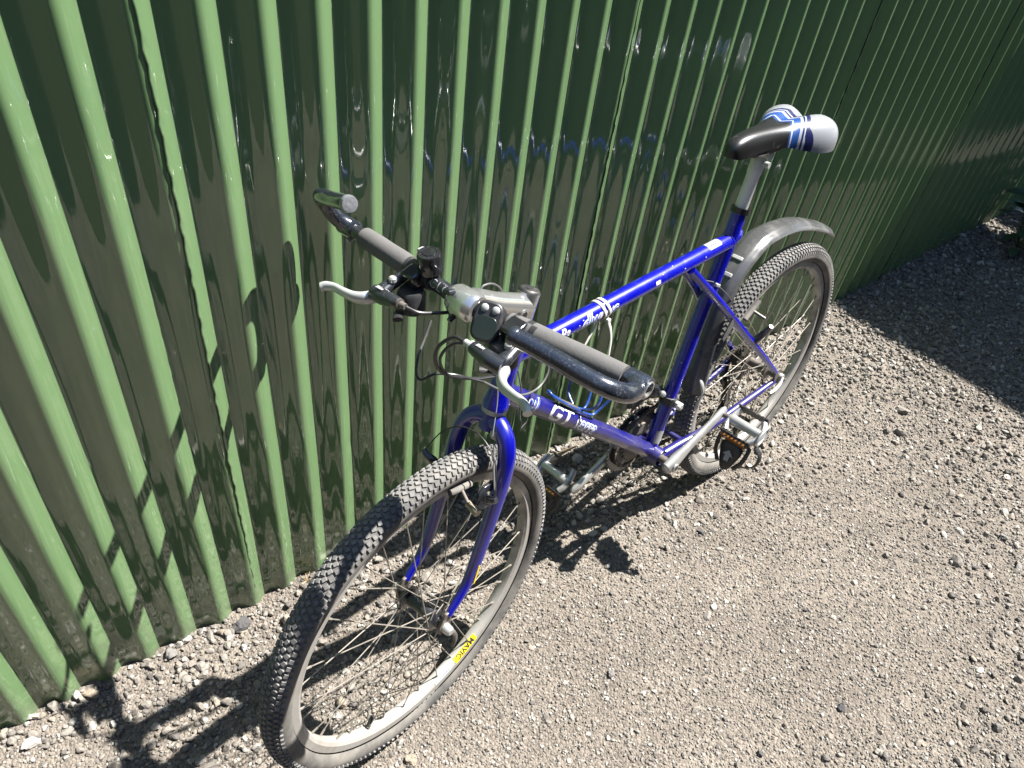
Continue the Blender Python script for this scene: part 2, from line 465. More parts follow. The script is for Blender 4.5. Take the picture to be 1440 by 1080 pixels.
class MB:
    def __init__(self):
        self.v, self.f = [], []

    def add(self, v, f):
        k = len(self.v)
        self.v += [tuple(map(float, x)) for x in v]
        self.f += [tuple(i + k for i in q) for q in f]
        return self

    def tube(self, pts, r, n=14, caps=True, closed=False, side=None, ry=None):
        """round (or elliptical: r along side, ry across) tube along a path"""
        p = np.asarray(pts, float)
        N = len(p)
        r = np.full(N, r) if np.isscalar(r) else np.interp(np.linspace(0, 1, N), np.linspace(0, 1, len(r)), r)
        r2 = r if ry is None else (np.full(N, ry) if np.isscalar(ry) else np.interp(np.linspace(0, 1, N), np.linspace(0, 1, len(ry)), ry))
        t = np.gradient(p, axis=0) if not closed else np.roll(p, -1, 0) - np.roll(p, 1, 0)
        t = t / (np.linalg.norm(t, axis=1)[:, None] + 1e-12)
        if side is not None:
            a = unit(np.asarray(side, float))
        else:
            a = np.cross(t[0], V(0, 0, 1))
            if np.linalg.norm(a) < 0.1:
                a = np.cross(t[0], V(0, 1, 0))
            a = unit(a)
        vs, fs = [], []
        for i in range(N):
            a = unit(a - t[i] * (a @ t[i]))
            b = np.cross(t[i], a)
            for k in range(n):
                w = 2 * math.pi * k / n
                vs.append(p[i] + a * math.cos(w) * r[i] + b * math.sin(w) * r2[i])
        M_ = N if closed else N - 1
        for i in range(M_):
            j = (i + 1) % N
            for k in range(n):
                k2 = (k + 1) % n
                fs.append((i * n + k, i * n + k2, j * n + k2, j * n + k))
        if caps and not closed:
            fs.append(tuple(range(n - 1, -1, -1)))
            fs.append(tuple((N - 1) * n + k for k in range(n)))
        return self.add(vs, fs)

    def cyl(self, a, b, r0, r1=None, n=16):
        return self.tube([a, b], [r0, r0 if r1 is None else r1], n)

    def box(self, c, s, ax=None, taper=1.0):
        c = np.asarray(c, float)
        X, Y, Z = (np.eye(3) if ax is None else [unit(q) for q in ax])
        vs = []
        for dz in (-1, 1):
            k = taper if dz > 0 else 1.0
            for dx, dy in ((-1, -1), (1, -1), (1, 1), (-1, 1)):
                vs.append(c + X * dx * s[0] / 2 * k + Y * dy * s[1] / 2 * k + Z * dz * s[2] / 2)
        return self.add(vs, [(3, 2, 1, 0), (4, 5, 6, 7), (0, 1, 5, 4), (1, 2, 6, 5), (2, 3, 7, 6), (3, 0, 4, 7)])

    def lathe(self, prof, o=(0, 0, 0), axis=(0, 1, 0), n=32, close_profile=False, ref=None):
        o = np.asarray(o, float)
        w = unit(axis)
        a = np.cross(w, V(0, 0, 1) if abs(w[2]) < 0.9 else V(1, 0, 0)) if ref is None else np.asarray(ref, float)
        a = unit(a)
        b = np.cross(w, a)
        m = len(prof)
        vs, fs = [], []
        for k in range(n):
            t = 2 * math.pi * k / n
            d = a * math.cos(t) + b * math.sin(t)
            for (r, h) in prof:
                vs.append(o + d * r + w * h)
        mm = m if close_profile else m - 1
        for k in range(n):
            k2 = (k + 1) % n
            for i in range(mm):
                j = (i + 1) % m
                fs.append((k * m + i, k * m + j, k2 * m + j, k2 * m + i))
        return self.add(vs, fs)

    def extrude(self, outline, o, X, Y, Z, depth):
        """closed 2-D outline (u, v) laid in X, Y at o and extruded by depth along Z (centred)"""
        o, X, Y, Z = np.asarray(o, float), unit(X), unit(Y), unit(Z)
        m = len(outline)
        vs = [o + X * u + Y * v - Z * depth / 2 for u, v in outline] + [o + X * u + Y * v + Z * depth / 2 for u, v in outline]
        fs = [tuple(range(m - 1, -1, -1)), tuple(range(m, 2 * m))] + [(i, (i + 1) % m, m + (i + 1) % m, m + i) for i in range(m)]
        return self.add(vs, fs)

    def ball(self, c, r, n=16, m=10, sc=(1, 1, 1)):
        c = np.asarray(c, float)
        prof = [(max(1e-5, math.sin(math.pi * i / m)) * r, -math.cos(math.pi * i / m) * r) for i in range(m + 1)]
        k = len(self.v)
        self.lathe(prof, (0, 0, 0), (0, 0, 1), n)
        for i in range(k, len(self.v)):
            x = self.v[i]
            self.v[i] = (x[0] * sc[0] + c[0], x[1] * sc[1] + c[1], x[2] * sc[2] + c[2])
        return self

    def mesh(self, name, mat, angle=38, smooth=True):
        me = bpy.data.meshes.new(name)
        me.from_pydata(self.v, [], self.f)
        me.update()
        if mat is not None:
            me.materials.append(M[mat] if isinstance(mat, str) else mat)
        if smooth:
            me.shade_smooth()
            me.set_sharp_from_angle(angle=R_(angle))
        return me

    def build(self, name, mat, parent=None, local=None, bevel=0.0, angle=38, smooth=True):
        return link(name, self.mesh(name, mat, angle, smooth), parent, local, bevel)


def link(name, me, parent=None, local=None, bevel=0.0):
    o = bpy.data.objects.new(name, me)
    COL.objects.link(o)
    if parent is not None:
        o.parent = parent
    if local is not None:
        o.matrix_local = local
    if bevel:
        b = o.modifiers.new('bevel', 'BEVEL')
        b.width = bevel
        b.segments = 2
        b.limit_method = 'ANGLE'
        b.angle_limit = R_(40)
        b.harden_normals = False
    return o


def empty(name, parent=None, local=None, label=None, cat=None, group=None):
    o = bpy.data.objects.new(name, None)
    COL.objects.link(o)
    o.empty_display_size = 0.05
    if parent is not None:
        o.parent = parent
    if local is not None:
        o.matrix_local = local
    if label:
        tag(o, label, cat, group)
    return o


def tag(o, label=None, cat=None, group=None, kind=None):
    for k, v in (('label', label), ('category', cat), ('group', group), ('kind', kind)):
        if v:
            o[k] = v
    return o


def text_polys(s, size=1.0, shear=0.0, weight=0.0, spacing=1.0):
    """flat text as (verts2d, faces)"""
    cu = bpy.data.curves.new('letters', 'FONT')
    cu.body = s
    cu.size = size
    cu.shear = shear
    cu.offset = weight
    cu.space_character = spacing
    cu.resolution_u = 4
    to = bpy.data.objects.new('letters', cu)
    COL.objects.link(to)
    dg = bpy.context.evaluated_depsgraph_get()
    me = bpy.data.meshes.new_from_object(to.evaluated_get(dg))
    vs = [(v.co.x, v.co.y) for v in me.vertices]
    fs = [tuple(p.vertices) for p in me.polygons]
    bpy.data.objects.remove(to)
    bpy.data.curves.remove(cu)
    bpy.data.meshes.remove(me)
    return vs, fs


def subdivide_polys(vs, fs, maxlen):
    """split triangles until edges are short enough to follow a curved tube"""
    tris = []
    for f in fs:
        for i in range(1, len(f) - 1):
            tris.append([vs[f[0]], vs[f[i]], vs[f[i + 1]]])
    out, stack = [], tris
    while stack:
        a, b, c = stack.pop()
        e = [math.dist(a, b), math.dist(b, c), math.dist(c, a)]
        k = int(np.argmax(e))
        if e[k] <= maxlen:
            out.append((a, b, c))
            continue
        if k == 0:
            m = ((a[0] + b[0]) / 2, (a[1] + b[1]) / 2)
            stack += [[a, m, c], [m, b, c]]
        elif k == 1:
            m = ((c[0] + b[0]) / 2, (c[1] + b[1]) / 2)
            stack += [[a, b, m], [a, m, c]]
        else:
            m = ((a[0] + c[0]) / 2, (a[1] + c[1]) / 2)
            stack += [[a, b, m], [m, b, c]]
    return out


# ------------------------------------------------------------------ the ground
FENCE_A, FENCE_B = -0.297, -0.100        # fence plane: y = A + B x


def fence_y(x):
    return FENCE_A + FENCE_B * np.asarray(x)


_ph = rng.uniform(0, 6.28, (14, 2))
_k = np.array([[math.cos(a) * s, math.sin(a) * s] for a, s in zip(rng.uniform(0, 6.28, 14), np.geomspace(2.0, 60, 14))])
_am = 0.0035 * (np.linalg.norm(_k, axis=1) / 3.0) ** -0.62


def ground_z(x, y):
    x, y = np.asarray(x, float), np.asarray(y, float)
    z = np.zeros(np.broadcast(x, y).shape)
    for (kx, ky), (p, _), a in zip(_k, _ph, _am):
        z = z + a * np.sin(kx * x + ky * y + p)
    # a low bank of loose stones against the fence
    d = y - fence_y(x)
    z = z + 0.012 * np.exp(-np.clip(d, 0, 9) / 0.10)
    # firm ground where the tyres stand
    for cx, cy in ((0.0, 0.0), (1.10, 0.0)):
        w = np.exp(-((x - cx) ** 2 + (y - cy) ** 2) / 0.02)
        z = z * (1 - w) - 0.003 * w
    return z


def graded(lo, hi, step, far):
    c = list(np.arange(lo, hi + 1e-6, step))
    s, a, b = step, lo, hi
    left, right = [], []
    while a > -far:
        s *= 1.35
        a -= s
        left.append(a)
    s = step
    while b < far:
        s *= 1.35
        b += s
        right.append(b)
    return np.array(left[::-1] + c + right)


gx = graded(-3.2, 2.6, 0.02, 90)
gy = graded(-0.9, 2.2, 0.02, 90)
GX, GY = np.meshgrid(gx, gy, indexing='ij')
GZ = ground_z(GX, GY)
nx_, ny_ = GX.shape
gv = np.stack([GX, GY, GZ], -1).reshape(-1, 3)
ii, jj = np.meshgrid(np.arange(nx_ - 1), np.arange(ny_ - 1), indexing='ij')
a_ = (ii * ny_ + jj).ravel()
gf = np.stack([a_, a_ + ny_, a_ + ny_ + 1, a_ + 1], 1)


def np_mesh(name, verts, faces, mat, smooth=False):
    me = bpy.data.meshes.new(name)
    k = faces.shape[1]
    me.vertices.add(len(verts))
    me.vertices.foreach_set('co', np.ascontiguousarray(verts, dtype=np.float32).ravel())
    me.loops.add(faces.size)
    me.loops.foreach_set('vertex_index', np.ascontiguousarray(faces, dtype=np.int32).ravel())
    me.polygons.add(len(faces))
    me.polygons.foreach_set('loop_start', np.arange(0, faces.size, k, dtype=np.int32))
    me.polygons.foreach_set('use_smooth', np.full(len(faces), smooth))
    me.update(calc_edges=True)
    me.materials.append(M[mat])
    return me


ground = link('ground', np_mesh('ground', gv, gf, 'ground', True))
tag(ground, 'dusty grey brown gravel ground beside the fence', 'ground', kind='structure')


# ------------------------------------------------------------------ loose gravel
def ico(sub):
    t = (1 + 5 ** 0.5) / 2
    v = [(-1, t, 0), (1, t, 0), (-1, -t, 0), (1, -t, 0), (0, -1, t), (0, 1, t), (0, -1, -t), (0, 1, -t), (t, 0, -1), (t, 0, 1), (-t, 0, -1), (-t, 0, 1)]
    f = [(0, 11, 5), (0, 5, 1), (0, 1, 7), (0, 7, 10), (0, 10, 11), (1, 5, 9), (5, 11, 4), (11, 10, 2), (10, 7, 6), (7, 1, 8), (3, 9, 4), (3, 4, 2), (3, 2, 6), (3, 6, 8), (3, 8, 9), (4, 9, 5), (2, 4, 11), (6, 2, 10), (8, 6, 7), (9, 8, 1)]
    v = [unit(q) for q in v]
    for _ in range(sub):
        cache, nf = {}, []

        def mid(a, b):
            k = (min(a, b), max(a, b))
            if k not in cache:
                v.append(unit(v[a] + v[b]))
                cache[k] = len(v) - 1
            return cache[k]
        for a, b, c in f:
            x, y, z = mid(a, b), mid(b, c), mid(c, a)
            nf += [(a, x, z), (b, y, x), (c, z, y), (x, y, z)]
        f = nf
    return np.array(v), np.array(f)


def rock_shape(sub, seed, cuts=7):
    """sphere with flat facets chopped off, like crushed stone"""
    r = np.random.default_rng(seed)
    v, f = ico(sub)
    v = v.copy()
    for _ in range(cuts):
        nrm = unit(r.normal(size=3))
        d = r.uniform(0.52, 0.85)
        h = v @ nrm
        v = v - np.where(h > d, h - d, 0)[:, None] * nrm[None]
    v += r.normal(0, 0.035, v.shape)
    return v, f


def rand_rot(n, r, flat=1.0):
    q = r.normal(size=(n, 4))
    q[:, 1:3] *= flat
    q /= np.linalg.norm(q, axis=1)[:, None]
    w, x, y, z = q.T
    return np.stack([np.stack([1 - 2 * (y * y + z * z), 2 * (x * y - z * w), 2 * (x * z + y * w)], -1),
                     np.stack([2 * (x * y + z * w), 1 - 2 * (x * x + z * z), 2 * (y * z - x * w)], -1),
                     np.stack([2 * (x * z - y * w), 2 * (y * z + x * w), 1 - 2 * (x * x + y * y)], -1)], 1)


def in_view(x, y, mx=220, my=170):
    p = np.stack([x, y, np.zeros_like(x)], -1) - CAM
    q = p @ CAM_ROWS.T
    u = q[:, 0] / q[:, 2] * FPX + 720
    v = q[:, 1] / q[:, 2] * FPX + 540
    return (q[:, 2] > 0.1) & (u > -mx) & (u < 1440 + mx) & (v > -my) & (v < 1080 + my)


def looseness(x, y):
    """0 = rolled and dusty, 1 = loose coarse stones (by the fence, in the far end and along the right edge)"""
    d = y - fence_y(x)
    wob = 0.06 * np.sin(5.1 * x + 1.0) + 0.04 * np.sin(11.3 * x + 2.2)
    a = 1 / (1 + np.exp((d - (0.27 + wob + 0.08 * np.clip(1.0 - x, 0, 1))) / 0.045))
    b = 1 / (1 + np.exp((x + 0.55 - 0.5 * (y - 0.2)) / 0.14))
    c = 1 / (1 + np.exp(-(y - 0.80 + 0.25 * (x - 0.2) + wob) / 0.05)) * (x < 0.8)
    return np.clip(a + 0.80 * b + 0.5 * c, 0, 1)


XR, YR = (-2.7, 2.1), (-0.62, 1.5)


def scatter(n, smin, smax, power, sub, seed, keep, sink_lo, sink_hi, flat=(0.55, 0.9)):
    r = np.random.default_rng(seed)
    x = r.uniform(*XR, n)
    y = r.uniform(*YR, n)
    ok = (y > fence_y(x) + 0.004) & (r.uniform(size=n) < keep(looseness(x, y)))
    ok &= in_view(x, y) | (r.uniform(size=n) < 0.12)
    x, y = x[ok], y[ok]
    n = len(x)
    s = smin + (smax - smin) * r.uniform(size=n) ** power
    L = looseness(x, y)
    # keep stones from growing into the tyres
    for cx in (0.0, 1.10):
        near = (np.hypot(x - cx, (y - 0.0) * 1.6) < 0.09)
        s = np.where(near, np.minimum(s, 0.003), s)
    V_all, F_all, off = [], [], 0
    kinds = r.integers(0, 6, n)
    for k in range(6):
        bv, bf = rock_shape(sub, seed * 31 + k, 7 if sub else 4)
        idx = np.where(kinds == k)[0]
        m = len(idx)
        if not m:
            continue
        sc = np.stack([r.uniform(0.75, 1.3, m), r.uniform(0.7, 1.0, m), r.uniform(*flat, m)], 1) * s[idx][:, None]
        Rm = rand_rot(m, r, 0.35)
        vv = np.einsum('nij,nkj->nki', Rm, bv[None] * sc[:, None])
        z = ground_z(x[idx], y[idx])
        sink = sink_lo + (sink_hi - sink_lo) * L[idx]
        vv += np.stack([x[idx], y[idx], z + sc[:, 2] * sink * r.uniform(0.6, 1.2, m)], -1)[:, None]
        V_all.append(vv.reshape(-1, 3))
        F_all.append((bf[None] + (np.arange(m) * len(bv))[:, None, None]).reshape(-1, 3) + off)
        off += m * len(bv)
    return np.concatenate(V_all), np.concatenate(F_all)


parts = [
    scatter(235000, 0.0016, 0.0046, 1.6, 0, 11, lambda L: 0.98 - 0.40 * L, 0.30, 0.45),
    scatter(36000, 0.0040, 0.0080, 1.9, 0, 12, lambda L: 0.34 + 0.65 * L, 0.15, 0.6),
    scatter(30000, 0.0056, 0.0115, 1.8, 1, 13, lambda L: 0.014 + 0.75 * L, 0.25, 0.75),
    scatter(1100, 0.010, 0.017, 2.0, 1, 14, lambda L: 0.6 * L ** 2, 0.3, 0.7),
]
off, vs_, fs_ = 0, [], []
for v_, f2 in parts:
    vs_.append(v_)
    fs_.append(f2 + off)
    off += len(v_)
gravel = link('gravel', np_mesh('gravel', np.concatenate(vs_), np.concatenate(fs_), 'pebble'))
tag(gravel, 'loose crushed grey and beige gravel covering the ground', 'gravel', kind='stuff')


# ------------------------------------------------------------------ the corrugated fence
PITCH, AMP, NCOR = 0.0758, 0.0077, 11
FDIR = unit(V(1, FENCE_B, 0))
FNRM = unit(V(-FENCE_B, 1, 0))           # towards the bicycle
PHASE = 0.040
fence = empty('corrugated_fence', label='tall fence of glossy dark green painted corrugated iron sheets', cat='fence')
FENCE_TOP = 2.05
FENCE_ORIGIN = V(0, FENCE_A, 0)


def sheet(s0, s1, proud, seed):
    r = np.random.default_rng(seed)
    ns = int(round((s1 - s0) / PITCH * 26))
    ss = np.linspace(s0, s1, ns + 1)
    zz = np.concatenate([np.linspace(-0.05, 1.3, 150), np.linspace(1.36, FENCE_TOP, 10)])
    S, Z = np.meshgrid(ss, zz, indexing='ij')
    w = 2 * math.pi * (S - PHASE) / PITCH
    d = np.abs((w / (2 * math.pi) + 0.5) % 1.0 - 0.5)
    t = np.clip(d / 0.44, 0, 1)
    h = AMP * (1 - 2 * t * t * (3 - 2 * t))               # rounded ribs between broad flat valleys
    # slow waviness of thin sheet, hammered dents along the fixing rail
    h = h + 0.0016 * np.sin(2.1 * Z + 3 * S + seed) + 0.0007 * np.sin(4.3 * Z - 9 * S + 2 * seed)
    for q in range(9):
        cs, cz = r.uniform(s0, s1), r.choice([0.37, 0.38, 0.36, r.uniform(0.1, 1.2)])
        a = r.uniform(-0.0012, 0.0009)
        h = h + a * np.exp(-((S - cs) / 0.016) ** 2 - ((Z - cz) / r.uniform(0.010, 0.03)) ** 2)
    S2 = S + 0.0006 * np.sin(9 * Z + seed)
    # ragged painted edge of the lap
    edge = (S - s1) > -PITCH / 26 * 1.5
    S2 = S2 + edge * (0.0004 * np.sin(43 * Z) + 0.0009 * np.sin(131 * Z + 1) + 0.0007 * np.sin(211 * Z))
    P = FENCE_ORIGIN[None, None] + FDIR * S2[..., None] + FNRM * (h - 0.0004 + 0.0022 * (S - s0) / (s1 - s0))[..., None]
    P[..., 2] = Z + (Z < -0.04) * 0.0
    n1, n2 = S.shape
    i, j = np.meshgrid(np.arange(n1 - 1), np.arange(n2 - 1), indexing='ij')
    a = (i * n2 + j).ravel()
    fc = np.stack([a, a + 1, a + n2 + 1, a + n2], 1)[:, ::-1]
    me = np_mesh('corrugated_sheet', P.reshape(-1, 3), fc, 'fence', True)
    o = link('corrugated_sheet', me, fence)
    sd = o.modifiers.new('thickness', 'SOLIDIFY')
    sd.thickness = 0.0009
    sd.offset = 0.0
    return o


SEAM0 = PHASE + 16 * PITCH - 0.005
W_SHEET = NCOR * PITCH
for k in range(-4, 2):
    e1 = SEAM0 + k * W_SHEET + (W_SHEET if k > 0 else 0) * 0
    # each sheet runs from its lap under the neighbour to a free edge that lies on top of the next one
    sheet(e1 - W_SHEET - 1.35 * PITCH, e1, 0.0012 if k % 2 else -0.0006, 40 + k)
sheet(SEAM0 + 1 * W_SHEET - 1.35 * PITCH, SEAM0 + 2 * W_SHEET, 0.0012, 60)

# ------------------------------------------------------------------ unseen barn, gate and roof added to shade the far end and darken reflections
barn = empty('added_dark_barn', label='unseen dark stained board barn added opposite to darken the fence reflections', cat='barn')  # added out of view; wall and height set for dark reflections and shade
WA, WB = V(-3.1, 2.10, 0), V(4.5, 3.30, 0)          # foot of the barn's wall, askew to place its shade and dark reflection
wd = unit(WB - WA)
wnr = V(-wd[1], wd[0], 0)
nb = int(np.linalg.norm(WB - WA) / 0.16)
for k in range(nb + 1):
    b = MB()
    b.box(WA + wd * (0.16 * k) + wnr * (0.006 * (k % 2)) + V(0, 0, 1.7), (0.155, 0.03, 3.4), ax=(wd, wnr, (0, 0, 1)))
    b.build('board', 'boards', barn)
for e in (WA - wd * 0.06, WB + wd * 0.10):
    MB().box(e + wnr * 0.95 + V(0, 0, 1.7), (0.06, 1.84, 3.4), ax=(wd, wnr, (0, 0, 1))).build('side_wall', 'boards', barn)
MB().box((WA + WB) / 2 + wnr * 0.9 + V(0, 0, 3.56), (8.2, 2.2, 0.10), ax=(wd, wnr + V(0, 0, 0.10), V(0, 0, 1) - wnr * 0.10)).build('roof', 'roof', barn)

gate = empty('added_dark_gate', label='unseen tall dark board gate closing the yard behind the camera', cat='gate')  # added dark surface for rib reflections; also cuts bounce light on the fence
for k in range(15):
    b = MB()
    b.box((2.75 + 0.005 * (k % 2), -0.52 + 0.16 * k, 1.12), (0.028, 0.155, 2.2))
    b.build('board', 'boards', gate)
for z in (0.35, 1.85):
    MB().box((2.79, 0.6, z), (0.04, 2.36, 0.10)).build('rail', 'boards', gate)

lean = empty('added_shade_roof', label='unseen flat roof on posts, shaped to shade the far end', cat='roof')
MB().extrude([(-2.50, 0.12), (-2.81, 0.50), (-2.79, 1.30), (-2.79, 1.90), (-3.92, 1.90), (-3.92, 0.05)], (0, 0, 3.0), (1, 0, 0), (0, 1, 0), (0, 0, 1), 0.05).build('roof_deck', 'roof', lean)  # unseen deck, outline worked back from the shade edge it throws
MB().box((-6.4, 2.0, 3.0), (4.72, 4.4, 0.05)).build('roof_deck', 'roof', lean)  # second deck added to darken far reflections; the gap lets a sun stripe through
for x in (-2.95, -3.75, -6.2, -8.6):
    for y in (0.75, 1.3):
        MB().box((x, y, 1.485), (0.09, 0.09, 2.97)).build('post', 'boards', lean)

# ------------------------------------------------------------------ the bicycle: geometry in its own frame (x forward, y left, z up), leaning on the fence
LEAN = 0.1068
STEER = 0.0912
RW, RT = 0.3302, 0.025
FA = V(1.1005, 0, RW)
BB = V(0.4387, 0, 0.2989)
HA = 1.2402
U = V(-math.cos(HA), 0, math.sin(HA))    # up along the steering axis
NF = V(math.sin(HA), 0, math.cos(HA))    # forward, square to it
AX = FA - NF * 0.0389
bike = empty('bicycle', label='blue mountain bike with grey rear mudguard leaning on the green fence', cat='bicycle')
bike.rotation_euler = (LEAN, 0, 0)
S4 = Matrix.Translation(Vector(AX)) @ Matrix.Rotation(STEER, 4, Vector(U)) @ Matrix.Translation(-Vector(AX))


def axis_at(z):
    return AX + U * ((z - AX[2]) / U[2])


# --- main frame tubes
HT_TOP, HT_BOT = 0.803, 0.703
MB().tube([axis_at(z) for z in (HT_BOT, HT_BOT + 0.012, 0.73, 0.78, HT_TOP - 0.010, HT_TOP)], [0.0225, 0.0222, 0.0185, 0.0185, 0.0205, 0.0208], 24).build('head_tube', 'blue', bike)
TT_A, TT_B = V(0.288, 0, 0.7835), axis_at(0.788)
top_tube = MB().tube([TT_A, TT_A * 0.5 + TT_B * 0.5, TT_B], 0.0162, 24).build('top_tube', 'blue', bike)
DT_A, DT_B = axis_at(0.728) + V(-0.004, 0, 0), BB + V(0.012, 0, 0.012)
down_tube = MB().tube([DT_A, DT_A * 0.5 + DT_B * 0.5, DT_B], [0.0180, 0.0178, 0.0182], 24).build('down_tube', 'blue_dusty', bike)
SD = unit(V(0.2754, 0, 0.8405) - BB)
ST_TOP = BB + SD * 0.566
seat_tube = MB().tube([BB, BB + SD * 0.3, ST_TOP], 0.0158, 24).build('seat_tube', 'blue', bike)
# gusset sleeve that wraps the back of the seat tube where the top tube ends
MB().tube(spline([TT_A + V(0.012, 0, 0.002), TT_A + V(-0.018, 0, 0.006), TT_A + V(-0.030, 0, 0.012)], 5), [0.0165, 0.0145, 0.0085], 20).build('top_tube_end', 'blue', bike)
MB().lathe([(0.0195, -0.036), (0.0205, -0.034), (0.0205, 0.034), (0.0195, 0.036)], BB, (0, 1, 0), 28).build('bottom_bracket_shell', 'blue_dusty', bike)
DROP = V(0.0, 0, RW)
for s in (1, -1):
    st = spline([V(0.432, 0.010 * s, 0.7725), V(0.36, 0.021 * s, 0.700), V(0.29, 0.034 * s, 0.628), V(0.14, 0.052 * s, 0.473), V(0.022, 0.064 * s, 0.352)], 6)
    MB().tube(st, [0.0088, 0.0092, 0.0092, 0.0085, 0.0065], 16).build('seat_stay', 'blue' if s < 0 else 'blue', bike)
    cs = spline([BB + V(-0.008, 0.026 * s, -0.003), BB + V(-0.07, 0.034 * s, 0.0), BB + V(-0.16, 0.047 * s, 0.004), V(0.10, 0.058 * s, 0.313), V(0.018, 0.065 * s, 0.322)], 6)
    MB().tube(cs, [0.0115, 0.0115, 0.0105, 0.009, 0.0068], 16).build('chain_stay', 'blue_dusty', bike)
    MB().extrude([(0.03, 0.026), (0.012, 0.03), (-0.014, 0.010), (-0.012, -0.014), (0.004, -0.02), (0.026, -0.012)], DROP + V(0, 0.066 * s, 0), (1, 0, 0), (0, 0, 1), (0, 1, 0), 0.006).build('dropout', 'steel', bike, bevel=0.001)
MB().tube([V(0.262, 0.037, 0.60), V(0.262, -0.037, 0.60)], 0.007, 12).build('stay_bridge', 'blue_dusty', bike)
MB().tube([V(0.355, 0.034, 0.300), V(0.355, -0.034, 0.300)], 0.007, 12).build('stay_bridge', 'blue_dusty', bike)


# --- lettering wrapped round the tubes
def wrap_text(s, tube_obj, a, b, rad, t_start, ang, size, mat, name, shear=0.0, weight=0.0, spacing=1.0, squeeze=1.0, drop=None, worn=0.0, lift=0.0004, seed=1):
    """letters printed on the left face of a tube a->b; t_start metres from a, ang = angle of the text centre above level"""
    vs, fs = text_polys(s, size, shear, weight, spacing)
    tris = subdivide_polys(vs, fs, 0.0035)
    d = unit(b - a)
    side = V(0, 1, 0)
    up = unit(np.cross(side, d))
    if up[2] < 0:
        up = -up
    h0 = 0.36 * size
    r = np.random.default_rng(seed)
    blobs = [(r.uniform(0, max(v[0] for v in vs)), r.uniform(0, size * 0.7), r.uniform(0.002, 0.006)) for _ in range(int(worn))]
    mb = MB()
    for tri in tris:
        cx, cy = sum(q[0] for q in tri) / 3, sum(q[1] for q in tri) / 3
        if any((cx - bx) ** 2 + (cy - by) ** 2 < br * br for bx, by, br in blobs):
            continue
        out = []
        for (x, y) in tri:
            w = ang + (y - h0) / rad
            out.append(a + d * (t_start + x * squeeze) + side * math.cos(w) * (rad + lift) + up * math.sin(w) * (rad + lift))
        mb.add(out, [(0, 1, 2)])
    return mb.build(name, mat, tube_obj, smooth=False)


# top tube: from the head towards the saddle
wrap_text('Ba', top_tube, TT_B, TT_A, 0.0162, 0.098, 0.16, 0.026, 'white_print', 'lettering', 0.35, 0.0006, 1.0, 0.9, worn=4, seed=3)
wrap_text('ck', top_tube, TT_B, TT_A, 0.0162, 0.128, -0.25, 0.024, 'white_print', 'lettering', 0.35, 0.0004, 1.0, 0.9, worn=22, seed=4)
wrap_text('dlwouc', top_tube, TT_B, TT_A, 0.0162, 0.150, 0.14, 0.031, 'white_print', 'lettering', 0.35, 0.0016, 0.95, 1.05, worn=3, seed=5)
wrap_text('dlwouc', top_tube, TT_B, TT_A, 0.0162, 0.1505, 0.14, 0.031, 'blue_print', 'lettering', 0.35, -0.0004, 0.95, 1.05, worn=4, lift=0.0008, seed=6)
wrap_text('all', down_tube, DT_A, DT_B, 0.0180, 0.060, 0.30, 0.034, 'white_print', 'lettering', 0.1, 0.0018, 1.15, 1.0, worn=8, seed=7)
wrap_text('all', down_tube, DT_A, DT_B, 0.0180, 0.0605, 0.30, 0.034, 'blue_print', 'lettering', 0.1, 0.0, 1.15, 1.0, lift=0.0008, worn=5, seed=8)
wrap_text('GT', down_tube, DT_A, DT_B, 0.0180, 0.136, 0.22, 0.045, 'white_print', 'lettering', 0.12, 0.0013, 1.05, 1.38, worn=2, seed=12)
wrap_text('terra', down_tube, DT_A, DT_B, 0.0180, 0.242, 0.20, 0.036, 'white_print', 'lettering', 0.12, 0.0026, 1.12, 1.0, worn=2, seed=10)
wrap_text('terra', down_tube, DT_A, DT_B, 0.0180, 0.2425, 0.20, 0.036, 'blue_print', 'lettering', 0.12, -0.0003, 1.12, 1.0, lift=0.0008, worn=2, seed=11)


def tube_patch(tube_obj, a, b, rad, t0, t1, w0, w1, mat, name, lift=0.0005, ragged=0.0):
    d = unit(b - a)
    side = V(0, 1, 0)
    up = unit(np.cross(side, d))
    up = -up if up[2] < 0 else up
    n, m = 12, 10
    vs, fs = [], []
    for i in range(n + 1):
        for j in range(m + 1):
            u, v = i / n, j / m
            e = 0.5 * (1 - (2 * v - 1) ** 4) * (t1 - t0) * 0.12
            t = t0 + (t1 - t0) * u + (e if u > 0.5 else -e) * abs(2 * u - 1)
            w = w0 + (w1 - w0) * v
            vs.append(a + d * t + side * math.cos(w) * (rad + lift) + up * math.sin(w) * (rad + lift))
    for i in range(n):
        for j in range(m):
            k = i * (m + 1) + j
            fs.append((k, k + 1, k + m + 2, k + m + 1))
    return MB().add(vs, fs).build(name, mat, tube_obj)


LT = float(np.linalg.norm(TT_A - TT_B))
tube_patch(top_tube, TT_B, TT_A, 0.0162, LT - 0.088, LT - 0.050, 0.75, 2.0, 'grey_plastic', 'sticker')
tube_patch(top_tube, TT_B, TT_A, 0.0162, LT - 0.079, LT - 0.060, 1.15, 1.28, 'blue_dusty', 'sticker', lift=0.0009)
tube_patch(top_tube, TT_B, TT_A, 0.0162, LT - 0.262, LT - 0.250, 0.05, 0.50, 'white_print', 'paint_chip')
tube_patch(seat_tube, ST_TOP, BB, 0.0158, 0.505, 0.535, -0.5, 1.0, 'grey_plastic', 'sticker')
tube_patch(seat_tube, ST_TOP, BB, 0.0158, 0.225, 0.229, -0.6, -0.1, 'white_print', 'paint_chip')

